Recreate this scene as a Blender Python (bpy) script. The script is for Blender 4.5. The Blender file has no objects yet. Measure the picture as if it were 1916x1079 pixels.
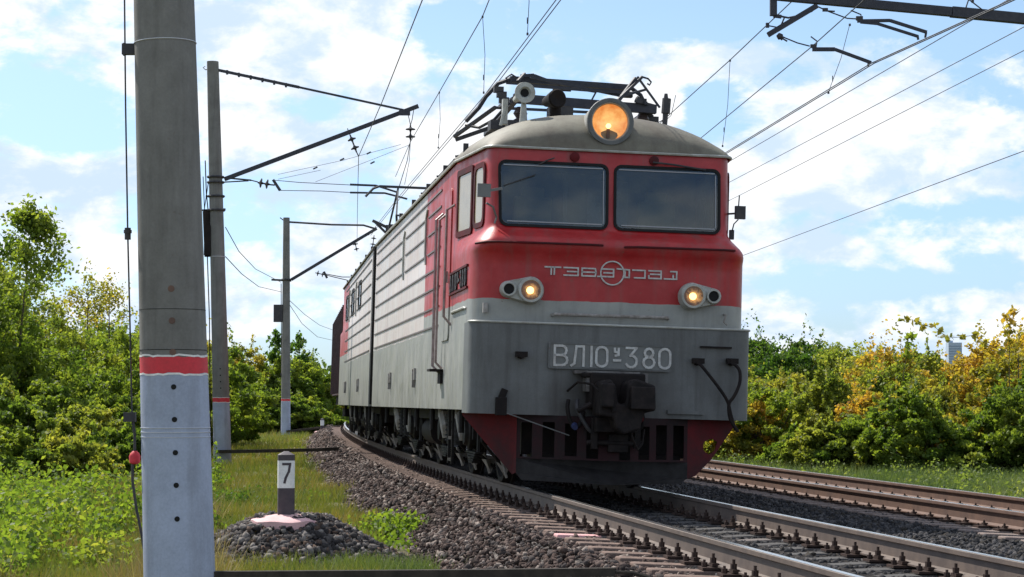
import bpy, math, random
import numpy as np
from mathutils import Vector, Matrix
random.seed(7); rng = np.random.default_rng(11)
S = bpy.context.scene
COL = S.collection
R = math.radians

# ---------------------------------------------------------------- camera
F_PX, EYE = 3787.0, 1.0
PITCH = math.atan((750 - 539.5) / F_PX)
cam = bpy.data.cameras.new('camera'); co = bpy.data.objects.new('camera', cam); COL.objects.link(co)
cam.sensor_width = 36; cam.lens = F_PX / 1916 * 36
cam.clip_start = 0.1; cam.clip_end = 9000
co.location = (0, 0, EYE); co.rotation_euler = (R(90) + PITCH, 0, 0)
S.camera = co
S.render.resolution_x, S.render.resolution_y = 1024, 577
S.view_settings.view_transform = 'Standard'; S.view_settings.look = 'None'
S.view_settings.gamma = 1; S.view_settings.exposure = 0.38

# ---------------------------------------------------------------- sun and sky
SUN_EL, SUN_AZ = R(50), R(-42)            # azimuth from +Y towards +X : behind and left of the train
sd = bpy.data.lights.new('sun', 'SUN'); so = bpy.data.objects.new('sun', sd); COL.objects.link(so)
sd.energy = 5.0; sd.angle = R(0.6); sd.color = (1.0, 0.95, 0.87)
sdir = Vector((math.sin(SUN_AZ) * math.cos(SUN_EL), math.cos(SUN_AZ) * math.cos(SUN_EL), math.sin(SUN_EL)))
so.rotation_euler = (-sdir).to_track_quat('-Z', 'Y').to_euler(); so.location = (0, 0, 30)

W = bpy.data.worlds.new('World'); S.world = W; W.use_nodes = True
wt = W.node_tree; wt.nodes.clear()
def wn(t, **k):
    n = wt.nodes.new(t)
    for a, b in k.items(): setattr(n, a, b)
    return n
def wmath(op, a, b=None, clamp=False):
    n = wn('ShaderNodeMath', operation=op); n.use_clamp = clamp
    for i, v in enumerate((a, b)):
        if v is None: continue
        if isinstance(v, (int, float)): n.inputs[i].default_value = v
        else: wt.links.new(v, n.inputs[i])
    return n.outputs[0]
sky = wn('ShaderNodeTexSky', sky_type='NISHITA'); sky.sun_disc = False
sky.sun_elevation = SUN_EL; sky.sun_rotation = SUN_AZ; sky.altitude = 150; sky.air_density = 1.0
sky.dust_density = 0.6; sky.ozone_density = 1.5
tc = wn('ShaderNodeTexCoord'); sx = wn('ShaderNodeSeparateXYZ'); wt.links.new(tc.outputs['Generated'], sx.inputs[0])
az = wmath('ARCTAN2', sx.outputs[0], sx.outputs[1]); el = wmath('ARCSINE', sx.outputs[2])
cb = wn('ShaderNodeCombineXYZ'); wt.links.new(az, cb.inputs[0])
wt.links.new(wmath('MULTIPLY', el, 1.7), cb.inputs[1])
def noise(scale, detail, rough, dist=0.0, off=0.0):
    m = wn('ShaderNodeMapping'); m.inputs['Location'].default_value = (off, off * 1.7, off)
    wt.links.new(cb.outputs[0], m.inputs[0])
    n = wn('ShaderNodeTexNoise'); n.inputs['Scale'].default_value = scale; n.inputs['Detail'].default_value = detail
    n.inputs['Roughness'].default_value = rough; n.inputs['Distortion'].default_value = dist
    wt.links.new(m.outputs[0], n.inputs['Vector']); return n.outputs['Fac']
n1 = noise(15, 12, 0.58, 0.15, 3.1); n2 = noise(40, 8, 0.62, 0.2, 8.0); n3 = noise(17, 9, 0.60, 0.15, 5.0)
dens = wmath('ADD', wmath('ADD', wmath('MULTIPLY', n1, 0.72), wmath('MULTIPLY', n2, 0.28)), 0.034)
# cloud banks and clearings: (azimuth deg, elevation deg, radius az, radius el, amount)
BANKS = [(10.8, 7.2, 3.6, 1.4, .24), (9.0, 10.9, 9.0, .8, -.26), (3.9, 8.5, 1.1, .9, .20), (6.9, 6.2, 1.6, .7, .14), (5.6, 8.2, 1.0, 1.0, -.14),
         (8.6, 4.3, 1.8, .6, .12), (12.8, 4.0, 1.8, .6, .06), (10.0, 3.2, 4.0, .35, -.12), (12.8, 5.3, 2.2, .35, -.10), (8, 1.7, 7, .5, .12), (1.2, 9.6, 1.6, .9, -.12),
         (-5.6, 10.4, 2.4, 1.2, .17), (-7.4, 7.6, 1.1, .6, .14), (-5.6, 8.4, 2.2, .4, -.10), (-12.2, 7.5, 2.2, .7, -.12), (-12.0, 6.2, 2.4, .5, .12), (-12, 10, 2.5, .9, .10),
         (-11.5, 4.3, 2.4, .7, .10), (-5.4, 6.2, 2.0, .6, .14), (-5.2, 5.2, 2.4, .35, -.08), (-5.5, 3.9, 2.6, .6, .10), (-1.6, 10.4, 1.3, 1.1, -.16), (-1.8, 7.6, 1.5, .6, .12), (-2.8, 8.8, 1.2, .6, -.08)]
for (a_, e_, ra, re_, amt) in BANKS:
    da = wmath('DIVIDE', wmath('SUBTRACT', az, R(a_)), R(ra)); de = wmath('DIVIDE', wmath('SUBTRACT', el, R(e_)), R(re_))
    q = wmath('ADD', wmath('MULTIPLY', da, da), wmath('MULTIPLY', de, de))
    g = wmath('MULTIPLY', wmath('EXPONENT', wmath('MULTIPLY', q, -1.0)), amt)
    dens = wmath('ADD', dens, g)
alpha = wn('ShaderNodeMapRange'); alpha.interpolation_type = 'SMOOTHSTEP'
alpha.inputs['From Min'].default_value = 0.475; alpha.inputs['From Max'].default_value = 0.585
wt.links.new(dens, alpha.inputs['Value'])
shade = wn('ShaderNodeMapRange'); shade.interpolation_type = 'SMOOTHSTEP'
shade.inputs['From Min'].default_value = 0.40; shade.inputs['From Max'].default_value = 0.58
wt.links.new(n3, shade.inputs['Value'])
ccol = wn('ShaderNodeMix', data_type='RGBA'); wt.links.new(shade.outputs[0], ccol.inputs['Factor'])
ccol.inputs['A'].default_value = (.60, .74, .93, 1); ccol.inputs['B'].default_value = (.97, .98, 1.0, 1)
tint = wn('ShaderNodeMix', data_type='RGBA'); tint.blend_type = 'MULTIPLY'; tint.inputs['Factor'].default_value = 1
hz = wn('ShaderNodeMapRange'); wt.links.new(el, hz.inputs['Value']); hz.inputs['From Min'].default_value = R(0); hz.inputs['From Max'].default_value = R(10)
tcol = wn('ShaderNodeMix', data_type='RGBA'); wt.links.new(hz.outputs[0], tcol.inputs['Factor'])
tcol.inputs['A'].default_value = (.56, .76, 1.15, 1); tcol.inputs['B'].default_value = (.98, 1.03, 1.10, 1)
wt.links.new(sky.outputs[0], tint.inputs['A']); wt.links.new(tcol.outputs['Result'], tint.inputs['B'])
bg1 = wn('ShaderNodeBackground'); wt.links.new(tint.outputs['Result'], bg1.inputs[0]); bg1.inputs[1].default_value = 0.11
bg2 = wn('ShaderNodeBackground'); wt.links.new(ccol.outputs['Result'], bg2.inputs[0]); bg2.inputs[1].default_value = 0.88
mx = wn('ShaderNodeMixShader'); wt.links.new(alpha.outputs[0], mx.inputs[0])
wt.links.new(bg1.outputs[0], mx.inputs[1]); wt.links.new(bg2.outputs[0], mx.inputs[2])
wo = wn('ShaderNodeOutputWorld'); wt.links.new(mx.outputs[0], wo.inputs[0])

# ---------------------------------------------------------------- survey helpers
def P(u, v, D):
    """world point seen at picture position (u,v) that lies D metres ahead of the camera"""
    xc = (u - 958) / F_PX; yc = (539.5 - v) / F_PX; c, s = math.cos(PITCH), math.sin(PITCH)
    z = D / (c - yc * s)
    return Vector((z * xc, D, EYE + z * (s + yc * c)))
CX, CD, YAW, CANT, KAP, OFF2, LEN = 1.06, 22.67, R(7.97), R(1.67), 0.00097, 4.58, 15.32
RAD = 1 / KAP
def track(s, off=0.0):
    """plan position on the railway: s metres behind the locomotive nose, off metres right of track one"""
    ph = KAP * (s - 8.0)
    ax = 8.0 + math.sin(ph) * (RAD - off)
    rx = RAD - 3.75 ** 2 * KAP / 2 - math.cos(ph) * (RAD - off)
    x = CX - math.sin(YAW) * ax + math.cos(YAW) * rx
    y = CD + math.cos(YAW) * ax + math.sin(YAW) * rx
    return x, y
def plane_z(off): return -math.tan(CANT) * (off + 0.8)
def track_yaw(s): return YAW - KAP * (s - 8.0)
def frame(s, off=0.0):
    a = track_yaw(s); b = CANT
    X = Vector((math.cos(a) * math.cos(b), math.sin(a) * math.cos(b), -math.sin(b)))
    Y = Vector((-math.sin(a), math.cos(a), 0)); Z = X.cross(Y)
    x, y = track(s, off)
    M = Matrix(((X.x, Y.x, Z.x, x), (X.y, Y.y, Z.y, y), (X.z, Y.z, Z.z, plane_z(off)), (0, 0, 0, 1)))
    return M
# centre of the curve for world -> (s, off)
_ax, _rx = 8.0, RAD - 3.75 ** 2 * KAP / 2
CCX = CX - math.sin(YAW) * _ax + math.cos(YAW) * _rx; CCY = CD + math.cos(YAW) * _ax + math.sin(YAW) * _rx
def so_of(x, y):
    dx, dy = np.asarray(x) - CCX, np.asarray(y) - CCY
    off = RAD - np.hypot(dx, dy)
    ang = np.arctan2(dx * -math.sin(YAW) + dy * math.cos(YAW), -(dx * math.cos(YAW) + dy * math.sin(YAW)))
    return 8.0 + ang * RAD, off

# ---------------------------------------------------------------- object helpers
def tag(o, label=None, cat=None, group=None, kind=None):
    if label: o['label'] = label
    if cat: o['category'] = cat
    if group: o['group'] = group
    if kind: o['kind'] = kind
    return o
def empty(name, M=None, **k):
    o = bpy.data.objects.new(name, None); COL.objects.link(o); o.empty_display_size = .3
    if M is not None: o.matrix_world = M if isinstance(M, Matrix) else Matrix.Translation(M)
    return tag(o, **k)
def copy_tree(o, parent=None):
    c = o.copy(); COL.objects.link(c)
    if parent is not None: c.parent = parent
    for ch in list(o.children): copy_tree(ch, c)
    return c
def fast_mesh(name, V, Fc, mat, parent=None, attr=None, smooth=False):
    V = np.asarray(V, np.float32); Fc = np.asarray(Fc, np.int32); n = Fc.shape[1]
    me = bpy.data.meshes.new(name); me.vertices.add(len(V)); me.vertices.foreach_set('co', V.ravel())
    me.loops.add(Fc.size); me.loops.foreach_set('vertex_index', Fc.ravel())
    me.polygons.add(len(Fc)); me.polygons.foreach_set('loop_start', np.arange(0, Fc.size, n, dtype=np.int32))
    me.polygons.foreach_set('loop_total', np.full(len(Fc), n, np.int32))
    if smooth: me.polygons.foreach_set('use_smooth', np.ones(len(Fc), bool))
    if attr is not None:
        a = me.attributes.new('tint', 'FLOAT', 'FACE'); a.data.foreach_set('value', np.asarray(attr, np.float32))
    me.update(calc_edges=True); me.materials.append(mat)
    o = bpy.data.objects.new(name, me); COL.objects.link(o)
    if parent: o.parent = parent
    return o

class MB:
    def __init__(s): s.v = []; s.f = []
    def add(s, vs, fs):
        b = len(s.v); s.v += [tuple(v) for v in vs]; s.f += [tuple(i + b for i in f) for f in fs]; return s
    def box(s, c, d, M=None):
        x, y, z = d[0] / 2, d[1] / 2, d[2] / 2
        vs = [Vector((sx * x, sy * y, sz * z)) for sz in (-1, 1) for sx, sy in ((-1, -1), (1, -1), (1, 1), (-1, 1))]
        c = Vector(c)
        vs = [(M @ v if M else v) + c for v in vs]
        return s.add(vs, [(3, 2, 1, 0), (4, 5, 6, 7), (0, 1, 5, 4), (1, 2, 6, 5), (2, 3, 7, 6), (3, 0, 4, 7)])
    def bar(s, a, b, w, h=None, up=(0, 0, 1)):
        a, b = Vector(a), Vector(b); h = h or w; d = (b - a); L = d.length; d.normalize()
        x = d.cross(Vector(up));
        if x.length < 1e-3: x = d.cross(Vector((0, 1, 0)))
        x.normalize(); z = x.cross(d)
        M = Matrix((x, d, z)).transposed()
        return s.box((a + b) / 2, (w, L, h), M)
    def cyl(s, a, b, r0, r1=None, n=12, cap=True):
        a, b = Vector(a), Vector(b); r1 = r0 if r1 is None else r1
        d = (b - a).normalized(); x = d.orthogonal().normalized(); y = d.cross(x)
        vs = []
        for p, r in ((a, r0), (b, r1)):
            for i in range(n):
                t = 2 * math.pi * i / n; vs.append(p + x * (r * math.cos(t)) + y * (r * math.sin(t)))
        fs = [(i, (i + 1) % n, n + (i + 1) % n, n + i) for i in range(n)]
        if cap: fs += [tuple(range(n))[::-1], tuple(range(n, 2 * n))]
        return s.add(vs, fs)
    def tube(s, pts, r, n=6):
        pts = [Vector(p) for p in pts]; N = len(pts); vs = []; prev = None
        for i, p in enumerate(pts):
            d = (pts[min(i + 1, N - 1)] - pts[max(i - 1, 0)]).normalized()
            if prev is None: x = d.orthogonal().normalized()
            else: x = (prev - d * prev.dot(d)).normalized()
            prev = x; y = d.cross(x)
            rr = r[i] if isinstance(r, (list, tuple)) else r
            for k in range(n):
                t = 2 * math.pi * k / n; vs.append(p + x * (rr * math.cos(t)) + y * (rr * math.sin(t)))
        fs = [(i * n + k, i * n + (k + 1) % n, (i + 1) * n + (k + 1) % n, (i + 1) * n + k) for i in range(N - 1) for k in range(n)]
        fs += [tuple(range(n))[::-1], tuple(range((N - 1) * n, N * n))]
        return s.add(vs, fs)
    def lathe(s, o, d, prof, n=24):
        """prof: list of (distance along d, radius)"""
        o, d = Vector(o), Vector(d).normalized(); x = d.orthogonal().normalized(); y = d.cross(x); vs = []
        for (t, r) in prof:
            for k in range(n):
                a = 2 * math.pi * k / n; vs.append(o + d * t + x * (r * math.cos(a)) + y * (r * math.sin(a)))
        fs = [(i * n + k, i * n + (k + 1) % n, (i + 1) * n + (k + 1) % n, (i + 1) * n + k) for i in range(len(prof) - 1) for k in range(n)]
        return s.add(vs, fs)
    def prism(s, poly, fn, t0, t1):
        """poly 2D outline, fn(u,v,t)->3D"""
        n = len(poly)
        vs = [fn(u, v, t0) for u, v in poly] + [fn(u, v, t1) for u, v in poly]
        fs = [(i, (i + 1) % n, n + (i + 1) % n, n + i) for i in range(n)] + [tuple(range(n))[::-1], tuple(range(n, 2 * n))]
        return s.add(vs, fs)
    def ring(s, po, pi, fn, t0, t1):
        n = len(po)
        vs = [fn(u, v, t) for t in (t0, t1) for poly in (po, pi) for u, v in poly]
        fs = []
        for i in range(n):
            j = (i + 1) % n
            fs += [(i, j, 2 * n + j, 2 * n + i), (n + j, n + i, 3 * n + i, 3 * n + j), (2 * n + i, 2 * n + j, 3 * n + j, 3 * n + i), (j, i, n + i, n + j)]
        return s.add(vs, fs)
    def build(s, name, mat, parent=None, smooth=False, bevel=0, fix=True):
        me = bpy.data.meshes.new(name); me.from_pydata(s.v, [], s.f); me.update()
        if fix:
            import bmesh
            bm = bmesh.new(); bm.from_mesh(me); bmesh.ops.recalc_face_normals(bm, faces=bm.faces); bm.to_mesh(me); bm.free()
        me.materials.append(mat)
        if smooth:
            me.polygons.foreach_set('use_smooth', [True] * len(me.polygons))
            try: me.set_sharp_from_angle(angle=R(38))
            except Exception: pass
        o = bpy.data.objects.new(name, me); COL.objects.link(o)
        if parent: o.parent = parent
        if bevel:
            m = o.modifiers.new('bevel', 'BEVEL'); m.width = bevel; m.segments = 2; m.limit_method = 'ANGLE'
        return o
def rrect(x0, z0, x1, z1, r, n=5):
    out = []
    for cx, cz, a0 in ((x1 - r, z1 - r, 0), (x0 + r, z1 - r, 90), (x0 + r, z0 + r, 180), (x1 - r, z0 + r, 270)):
        for i in range(n + 1):
            a = R(a0 + 90 * i / n); out.append((cx + r * math.cos(a), cz + r * math.sin(a)))
    return out

# ---------------------------------------------------------------- materials
def mat(name, col, rough=.6, metal=0, spec=.5):
    m = bpy.data.materials.new(name); m.use_nodes = True
    b = m.node_tree.nodes['Principled BSDF']; b.inputs['Base Color'].default_value = (*col, 1)
    b.inputs['Roughness'].default_value = rough; b.inputs['Metallic'].default_value = metal
    b.inputs['Specular IOR Level'].default_value = spec
    return m
class NT:
    def __init__(s, m): s.m = m; s.t = m.node_tree; s.b = s.t.nodes['Principled BSDF']; s.c = None
    def n(s, t, **k):
        x = s.t.nodes.new(t)
        for a, b in k.items(): setattr(x, a, b)
        return x
    def l(s, a, b): s.t.links.new(a, b)
    def coord(s, which='Object'):
        c = s.n('ShaderNodeTexCoord'); return c.outputs[which]
    def noise(s, scale, detail=5, rough=.55, stretch=None, which='Object', off=0):
        m = s.n('ShaderNodeMapping'); s.l(s.coord(which), m.inputs[0])
        if stretch: m.inputs['Scale'].default_value = stretch
        m.inputs['Location'].default_value = (off, off, off)
        x = s.n('ShaderNodeTexNoise'); x.inputs['Scale'].default_value = scale; x.inputs['Detail'].default_value = detail
        x.inputs['Roughness'].default_value = rough; s.l(m.outputs[0], x.inputs['Vector']); return x.outputs['Fac']
    def rng(s, v, a, b, c=0, d=1):
        x = s.n('ShaderNodeMapRange'); s.l(v, x.inputs['Value'])
        for k, q in zip(('From Min', 'From Max', 'To Min', 'To Max'), (a, b, c, d)): x.inputs[k].default_value = q
        return x.outputs[0]
    def mix(s, f, a, b):
        x = s.n('ShaderNodeMix', data_type='RGBA')
        for k, q in (('Factor', f), ('A', a), ('B', b)):
            if hasattr(q, 'links'): s.l(q, x.inputs[k])
            elif k == 'Factor': x.inputs[k].default_value = q
            else: x.inputs[k].default_value = (*q, 1)
        return x.outputs['Result']
    def math(s, op, a, b=None):
        x = s.n('ShaderNodeMath', operation=op)
        for i, q in enumerate((a, b)):
            if q is None: continue
            if hasattr(q, 'links'): s.l(q, x.inputs[i])
            else: x.inputs[i].default_value = q
        return x.outputs[0]
    def bump(s, h, st, dist=.02):
        x = s.n('ShaderNodeBump'); x.inputs['Strength'].default_value = st; x.inputs['Distance'].default_value = dist
        s.l(h, x.inputs['Height']); s.l(x.outputs[0], s.b.inputs['Normal'])
def weathered(name, c1, c2, scale=4, rough=.6, lo=.4, hi=.65, bump=.0, metal=0, fine=60, spec=.5):
    m = mat(name, c1, rough, metal, spec); t = NT(m)
    f = t.rng(t.noise(scale, 8, .65), lo, hi)
    c = t.mix(f, c1, c2)
    f2 = t.rng(t.noise(fine, 3, .6, off=3), .35, .7, .93, 1.06)
    v = t.n('ShaderNodeVectorMath', operation='SCALE'); t.l(c, v.inputs[0]); t.l(f2, v.inputs['Scale'])
    t.l(v.outputs[0], t.b.inputs['Base Color'])
    if bump: t.bump(t.noise(fine, 4, .6, off=1), bump)
    return m
RED, RED2 = (.335, .010, .012), (.44, .032, .033)
GREY, GREY2 = (.245, .25, .235), (.32, .32, .29)
def body_paint(name, red_lo, red_hi, zb=2.13):
    """red band above zb between y=red_lo and y=red_hi, faded grey elsewhere, with rain streaks and grime"""
    m = mat(name, GREY, .38); t = NT(m)
    s = t.n('ShaderNodeSeparateXYZ'); t.l(t.coord(), s.inputs[0]); x, y, z = s.outputs
    wob = t.math('MULTIPLY', t.math('SUBTRACT', t.noise(3, 3, .5), .5), .05)
    zz = t.math('ADD', z, wob)
    f = t.math('GREATER_THAN', zz, zb)
    f = t.math('MULTIPLY', f, t.math('GREATER_THAN', y, red_lo)); f = t.math('MULTIPLY', f, t.math('LESS_THAN', y, red_hi))
    red = t.mix(t.rng(t.noise(2.2, 8, .7), .42, .7), RED, RED2)
    low = t.mix(t.rng(t.noise(1.7, 8, .68, off=4), .4, .65), GREY, GREY2)
    hi = t.mix(t.rng(t.noise(1.3, 7, .65, off=9), .38, .66), (.56, .48, .45), (.62, .58, .55))
    upper = t.math('MULTIPLY', t.math('GREATER_THAN', zz, 1.9), t.math('LESS_THAN', y, 900))
    side = t.math('GREATER_THAN', t.math('ABSOLUTE', t.math('SUBTRACT', y, (red_lo + red_hi) / 2)), (red_hi - red_lo) / 2 - .0)
    grey = t.mix(t.math('MULTIPLY', upper, side), low, hi)
    c = t.mix(f, grey, red)
    streak = t.rng(t.noise(5, 7, .62, stretch=(1.5, 1.5, .12), off=2), .50, .78, 0, .5)
    c = t.mix(streak, c, (.10, .09, .075))
    spots = t.rng(t.noise(13, 7, .72, off=6), .63, .70, 0, .65)
    c = t.mix(spots, c, (.16, .08, .05))
    grime = t.math('MULTIPLY', t.rng(z, 1.5, .8, 0, .30), t.rng(t.noise(2.5, 6, .6, off=7), .3, .6))
    c = t.mix(grime, c, (.10, .085, .07))
    t.l(c, t.b.inputs['Base Color'])
    t.l(t.rng(t.noise(3, 5, .6, off=5), .3, .7, .3, .55), t.b.inputs['Roughness'])
    t.bump(t.noise(1.6, 4, .5, off=12), .25, .03)
    return m
M = {}
M['paint_a'] = body_paint('loco_paint_front', -1, 5.6)
M['paint_b'] = body_paint('loco_paint_rear', LEN - 5.2, LEN + 1)

M['grey'] = weathered('grey_paint', (.15,.155,.15), (.12, .12, .11), 3, .45, .42, .7)
def grimy(name, c1, c2, dirt, scale=2, rough=.5, streak=.6, centre=None, chips=.5, dents=.25):
    m = weathered(name, c1, c2, scale, rough); t = NT(m)
    src = t.b.inputs['Base Color'].links[0].from_socket
    c = t.mix(t.rng(t.noise(5, 7, .62, stretch=(1.6, 1.6, .14), off=4), .47, .72, 0, streak), src, dirt)
    c = t.mix(t.rng(t.noise(14, 7, .72, off=8), .64, .70, 0, chips), c, (.10, .045, .03))
    if centre:
        s_ = t.n('ShaderNodeSeparateXYZ'); t.l(t.coord(), s_.inputs[0])
        dx = t.math('DIVIDE', t.math('SUBTRACT', s_.outputs[0], centre[0]), centre[2]); dz = t.math('DIVIDE', t.math('SUBTRACT', s_.outputs[2], centre[1]), centre[3])
        q = t.math('ADD', t.math('MULTIPLY', dx, dx), t.math('MULTIPLY', dz, dz))
        q = t.math('ADD', q, t.math('MULTIPLY', t.noise(4, 6, .65, off=2), 1.4))
        c = t.mix(t.rng(q, 2.0, .7, 0, .85), c, dirt)
    t.l(c, t.b.inputs['Base Color']); t.bump(t.noise(2.2, 4, .5, off=5), dents, .03); return m
M['roof'] = grimy('roof_paint', (.165, .155, .115), (.105, .085, .06), (.07, .06, .045), 1.8, .62, .5, None, .4, .3)
M['slab'] = grimy('buffer_beam_paint', (.125, .130, .128), (.09, .092, .088), (.035, .03, .027), 1.6, .5, .55, (.02, 1.0, .75, .45), .6, .4)
M['lightgrey'] = weathered('light_grey_paint', (.42, .43, .40), (.30, .29, .25), 6, .5)
M['darkred'] = weathered('plough_red', (.105, .010, .013), (.036, .016, .017), 2.2, .6, .40, .66)
M['dirt'] = weathered('plough_grime', (.032, .03, .03), (.018, .016, .016), 5, .75)
M['under'] = weathered('underframe_black', (.012, .010, .010), (.022, .016, .014), 6, .7)
M['dust'] = weathered('dusty_steel', (.34, .32, .30), (.16, .14, .12), 9, .6)
M['black'] = weathered('black_steel', (.025, .025, .03), (.05, .045, .045), 8, .6)
M['rubber'] = mat('rubber', (.012, .012, .012), .55)
M['glass'] = mat('dark_glass', (.022, .03, .036), .05, 0, .9)
tg = NT(M['glass']); tg.l(tg.mix(tg.rng(tg.noise(2.6, 6, .6, off=3), .45, .7, 0, .8), (.012, .020, .026), (.055, .07, .06)), tg.b.inputs['Base Color'])
tg.l(tg.rng(tg.noise(5, 5, .6), .4, .7, .04, .22), tg.b.inputs['Roughness'])
gw = mat('windscreen_glass', (.02, .03, .035), .04); tw = NT(gw)
trn = tw.n('ShaderNodeBsdfTransparent'); trn.inputs[0].default_value = (.42, .50, .50, 1); gls = tw.n('ShaderNodeBsdfGlossy'); gls.inputs['Roughness'].default_value = .03; gls.inputs['Color'].default_value = (.8, .9, 1, 1)
dst = tw.n('ShaderNodeBsdfDiffuse'); dst.inputs[0].default_value = (.16, .18, .17, 1)
ms1 = tw.n('ShaderNodeMixShader'); ms1.inputs[0].default_value = .075; tw.l(trn.outputs[0], ms1.inputs[1]); tw.l(gls.outputs[0], ms1.inputs[2])
ms2 = tw.n('ShaderNodeMixShader'); tw.l(tw.rng(tw.noise(2.4, 7, .65, off=3), .38, .72, .05, .42), ms2.inputs[0]); tw.l(ms1.outputs[0], ms2.inputs[1]); tw.l(dst.outputs[0], ms2.inputs[2])
tw.l(ms2.outputs[0], [q for q in tw.t.nodes if q.type == 'OUTPUT_MATERIAL'][0].inputs[0]); M['windscreen'] = gw
M['lining'] = mat('cab_lining_green', (.20, .24, .18), .7); M['seat'] = mat('tan_seat_cover', (.42, .36, .20), .8)
M['sideglass'] = weathered('milky_pane', (.36, .29, .18), (.27, .22, .14), 2, .12)
M['trim'] = mat('window_trim', (.30, .31, .33), .5, .2)
M['chrome'] = mat('bare_metal_trim', (.55, .56, .58), .35, .6)
M['rib'] = weathered('rib_paint', (.16, .13, .125), (.09, .075, .07), 3, .5)
M['letter'] = weathered('raised_letter_paint', (.52, .52, .50), (.36, .34, .32), 20, .5)
M['lens'] = mat('lamp_glass', (.05, .05, .05), .1)
M['steel'] = weathered('dark_steel', (.022, .024, .036), (.04, .04, .05), 12, .6)
M['wire'] = mat('overhead_wire_metal', (.06, .06, .065), .5, .3)
M['porcelain'] = mat('brown_porcelain', (.07, .05, .045), .3)
M['concrete'] = grimy('pole_concrete', (.20, .195, .18), (.145, .14, .128), (.085, .08, .07), 2.5, .85, .6, None, .25, .2)
M['sleeper'] = weathered('sleeper_concrete', (.235, .185, .165), (.14, .11, .10), 7, .9, .35, .65, .3)
M['sleeper2'] = weathered('sleeper_concrete_dark', (.27, .215, .19), (.17, .135, .12), 7, .9, .35, .65, .3)
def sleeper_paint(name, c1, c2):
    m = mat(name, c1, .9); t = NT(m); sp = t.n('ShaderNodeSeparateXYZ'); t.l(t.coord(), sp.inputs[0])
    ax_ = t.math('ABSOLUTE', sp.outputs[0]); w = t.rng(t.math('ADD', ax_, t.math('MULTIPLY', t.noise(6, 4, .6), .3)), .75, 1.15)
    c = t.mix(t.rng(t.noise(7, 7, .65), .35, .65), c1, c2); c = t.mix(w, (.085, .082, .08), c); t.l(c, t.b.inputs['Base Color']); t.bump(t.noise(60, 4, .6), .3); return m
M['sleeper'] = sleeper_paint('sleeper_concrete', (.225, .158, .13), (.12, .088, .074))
def pink_end(name):
    m = mat(name, (.6, .3, .3), .85); t = NT(m); sp = t.n('ShaderNodeSeparateXYZ'); t.l(t.coord(), sp.inputs[0])
    f = t.math('LESS_THAN', sp.outputs[0], -.95); t.l(t.mix(f, (.12, .10, .09), (.62, .34, .33)), t.b.inputs['Base Color']); return m
M['pinksleeper'] = pink_end('pink_ended_sleeper')
M['pink'] = weathered('pink_painted_concrete', (.66, .40, .40), (.45, .30, .28), 5, .8, .42, .7)
M['rust'] = weathered('rail_rust', (.15, .085, .06), (.095, .055, .042), 5, .7, .35, .65)
M['rusta'] = weathered('rail_rust_grey', (.13, .095, .075), (.08, .058, .048), 5, .65, .35, .65)
M['railtop'] = mat('polished_rail_head', (.62, .60, .58), .22, 1.0)
M['fast'] = weathered('fastener_iron', (.065, .042, .034), (.035, .025, .022), 30, .7)
M['white'] = weathered('white_paint', (.78, .78, .76), (.62, .62, .60), 9, .6)
M['ink'] = weathered('dark_post_paint', (.045, .035, .045), (.07, .055, .06), 12, .6)
M['redband'] = weathered('red_band_paint', (.62, .03, .045), (.50, .03, .04), 12, .6)
M['bluegrey'] = grimy('whitewash', (.37, .42, .54), (.29, .33, .42), (.17, .18, .20), 3.0, .7, .45, None, .15, .15)
M['duct'] = weathered('tarred_timber', (.035, .03, .025), (.06, .05, .04), 10, .8)
M['bark'] = weathered('bark', (.11, .085, .06), (.06, .048, .035), 9, .9)
M['wagon'] = weathered('wagon_brown', (.075, .035, .04), (.04, .022, .025), 3, .6)
M['city'] = mat('hazed_concrete', (.34, .42, .52), .8)  # blue-grey wall colour carries the distance haze
M['city2'] = mat('hazed_window_band', (.20, .27, .36), .6)  # window colour blued for distance haze as well
for k_ in ('dirt', 'under', 'axle', 'coupler', 'grille', 'duct', 'rubber', 'darkred', 'dust2', 'fast', 'sleeper', 'sleeper2'):
    if k_ in M: M[k_].node_tree.nodes['Principled BSDF'].inputs['Specular IOR Level'].default_value = .15
def emis(name, col, st, noise=None):
    m = mat(name, (.02, .02, .02), .2); t = NT(m); t.b.inputs['Emission Strength'].default_value = st
    if noise:
        f = t.rng(t.noise(noise, 5, .6), .35, .65); t.l(t.mix(f, col, (1.0, .58, .22)), t.b.inputs['Emission Color'])
    else: t.b.inputs['Emission Color'].default_value = (*col, 1)
    return m
def lamp(name, cx, cz, rad, inner, outer, st):
    m = mat(name, (.02, .02, .02), .2); t = NT(m); sp = t.n('ShaderNodeSeparateXYZ'); t.l(t.coord(), sp.inputs[0])
    q = None
    for i, cc in ((0, cx), (2, cz)):
        ab = sp.outputs[i]
        if i == 0 and cx > .5: ab = t.math('ABSOLUTE', ab)
        d = t.math('SUBTRACT', ab, cc); d = t.math('MULTIPLY', d, d); q = d if q is None else t.math('ADD', q, d)
    d = t.math('SQRT', q); d = t.math('ADD', d, t.math('MULTIPLY', t.math('SUBTRACT', t.noise(14 / rad * .2, 5, .65), .5), rad * 1.3))
    w = t.n('ShaderNodeTexWave'); w.inputs['Scale'].default_value = 6 / rad; w.inputs['Distortion'].default_value = 2.5; t.l(t.coord(), w.inputs['Vector'])
    d = t.math('ADD', d, t.math('MULTIPLY', w.outputs['Fac'], rad * .16))
    t.l(t.mix(t.rng(d, 0, rad), inner, outer), t.b.inputs['Emission Color']); t.b.inputs['Emission Strength'].default_value = st; return m
M['reflector'] = lamp('lit_reflector', -.03, 4.20, .26, (1.0, .60, .20), (.62, .17, .03), .95)
M['reflector_small'] = lamp('lit_reflector_small', .93, 2.225, .10, (1.0, .48, .13), (.05, .02, .008), .9)
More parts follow.
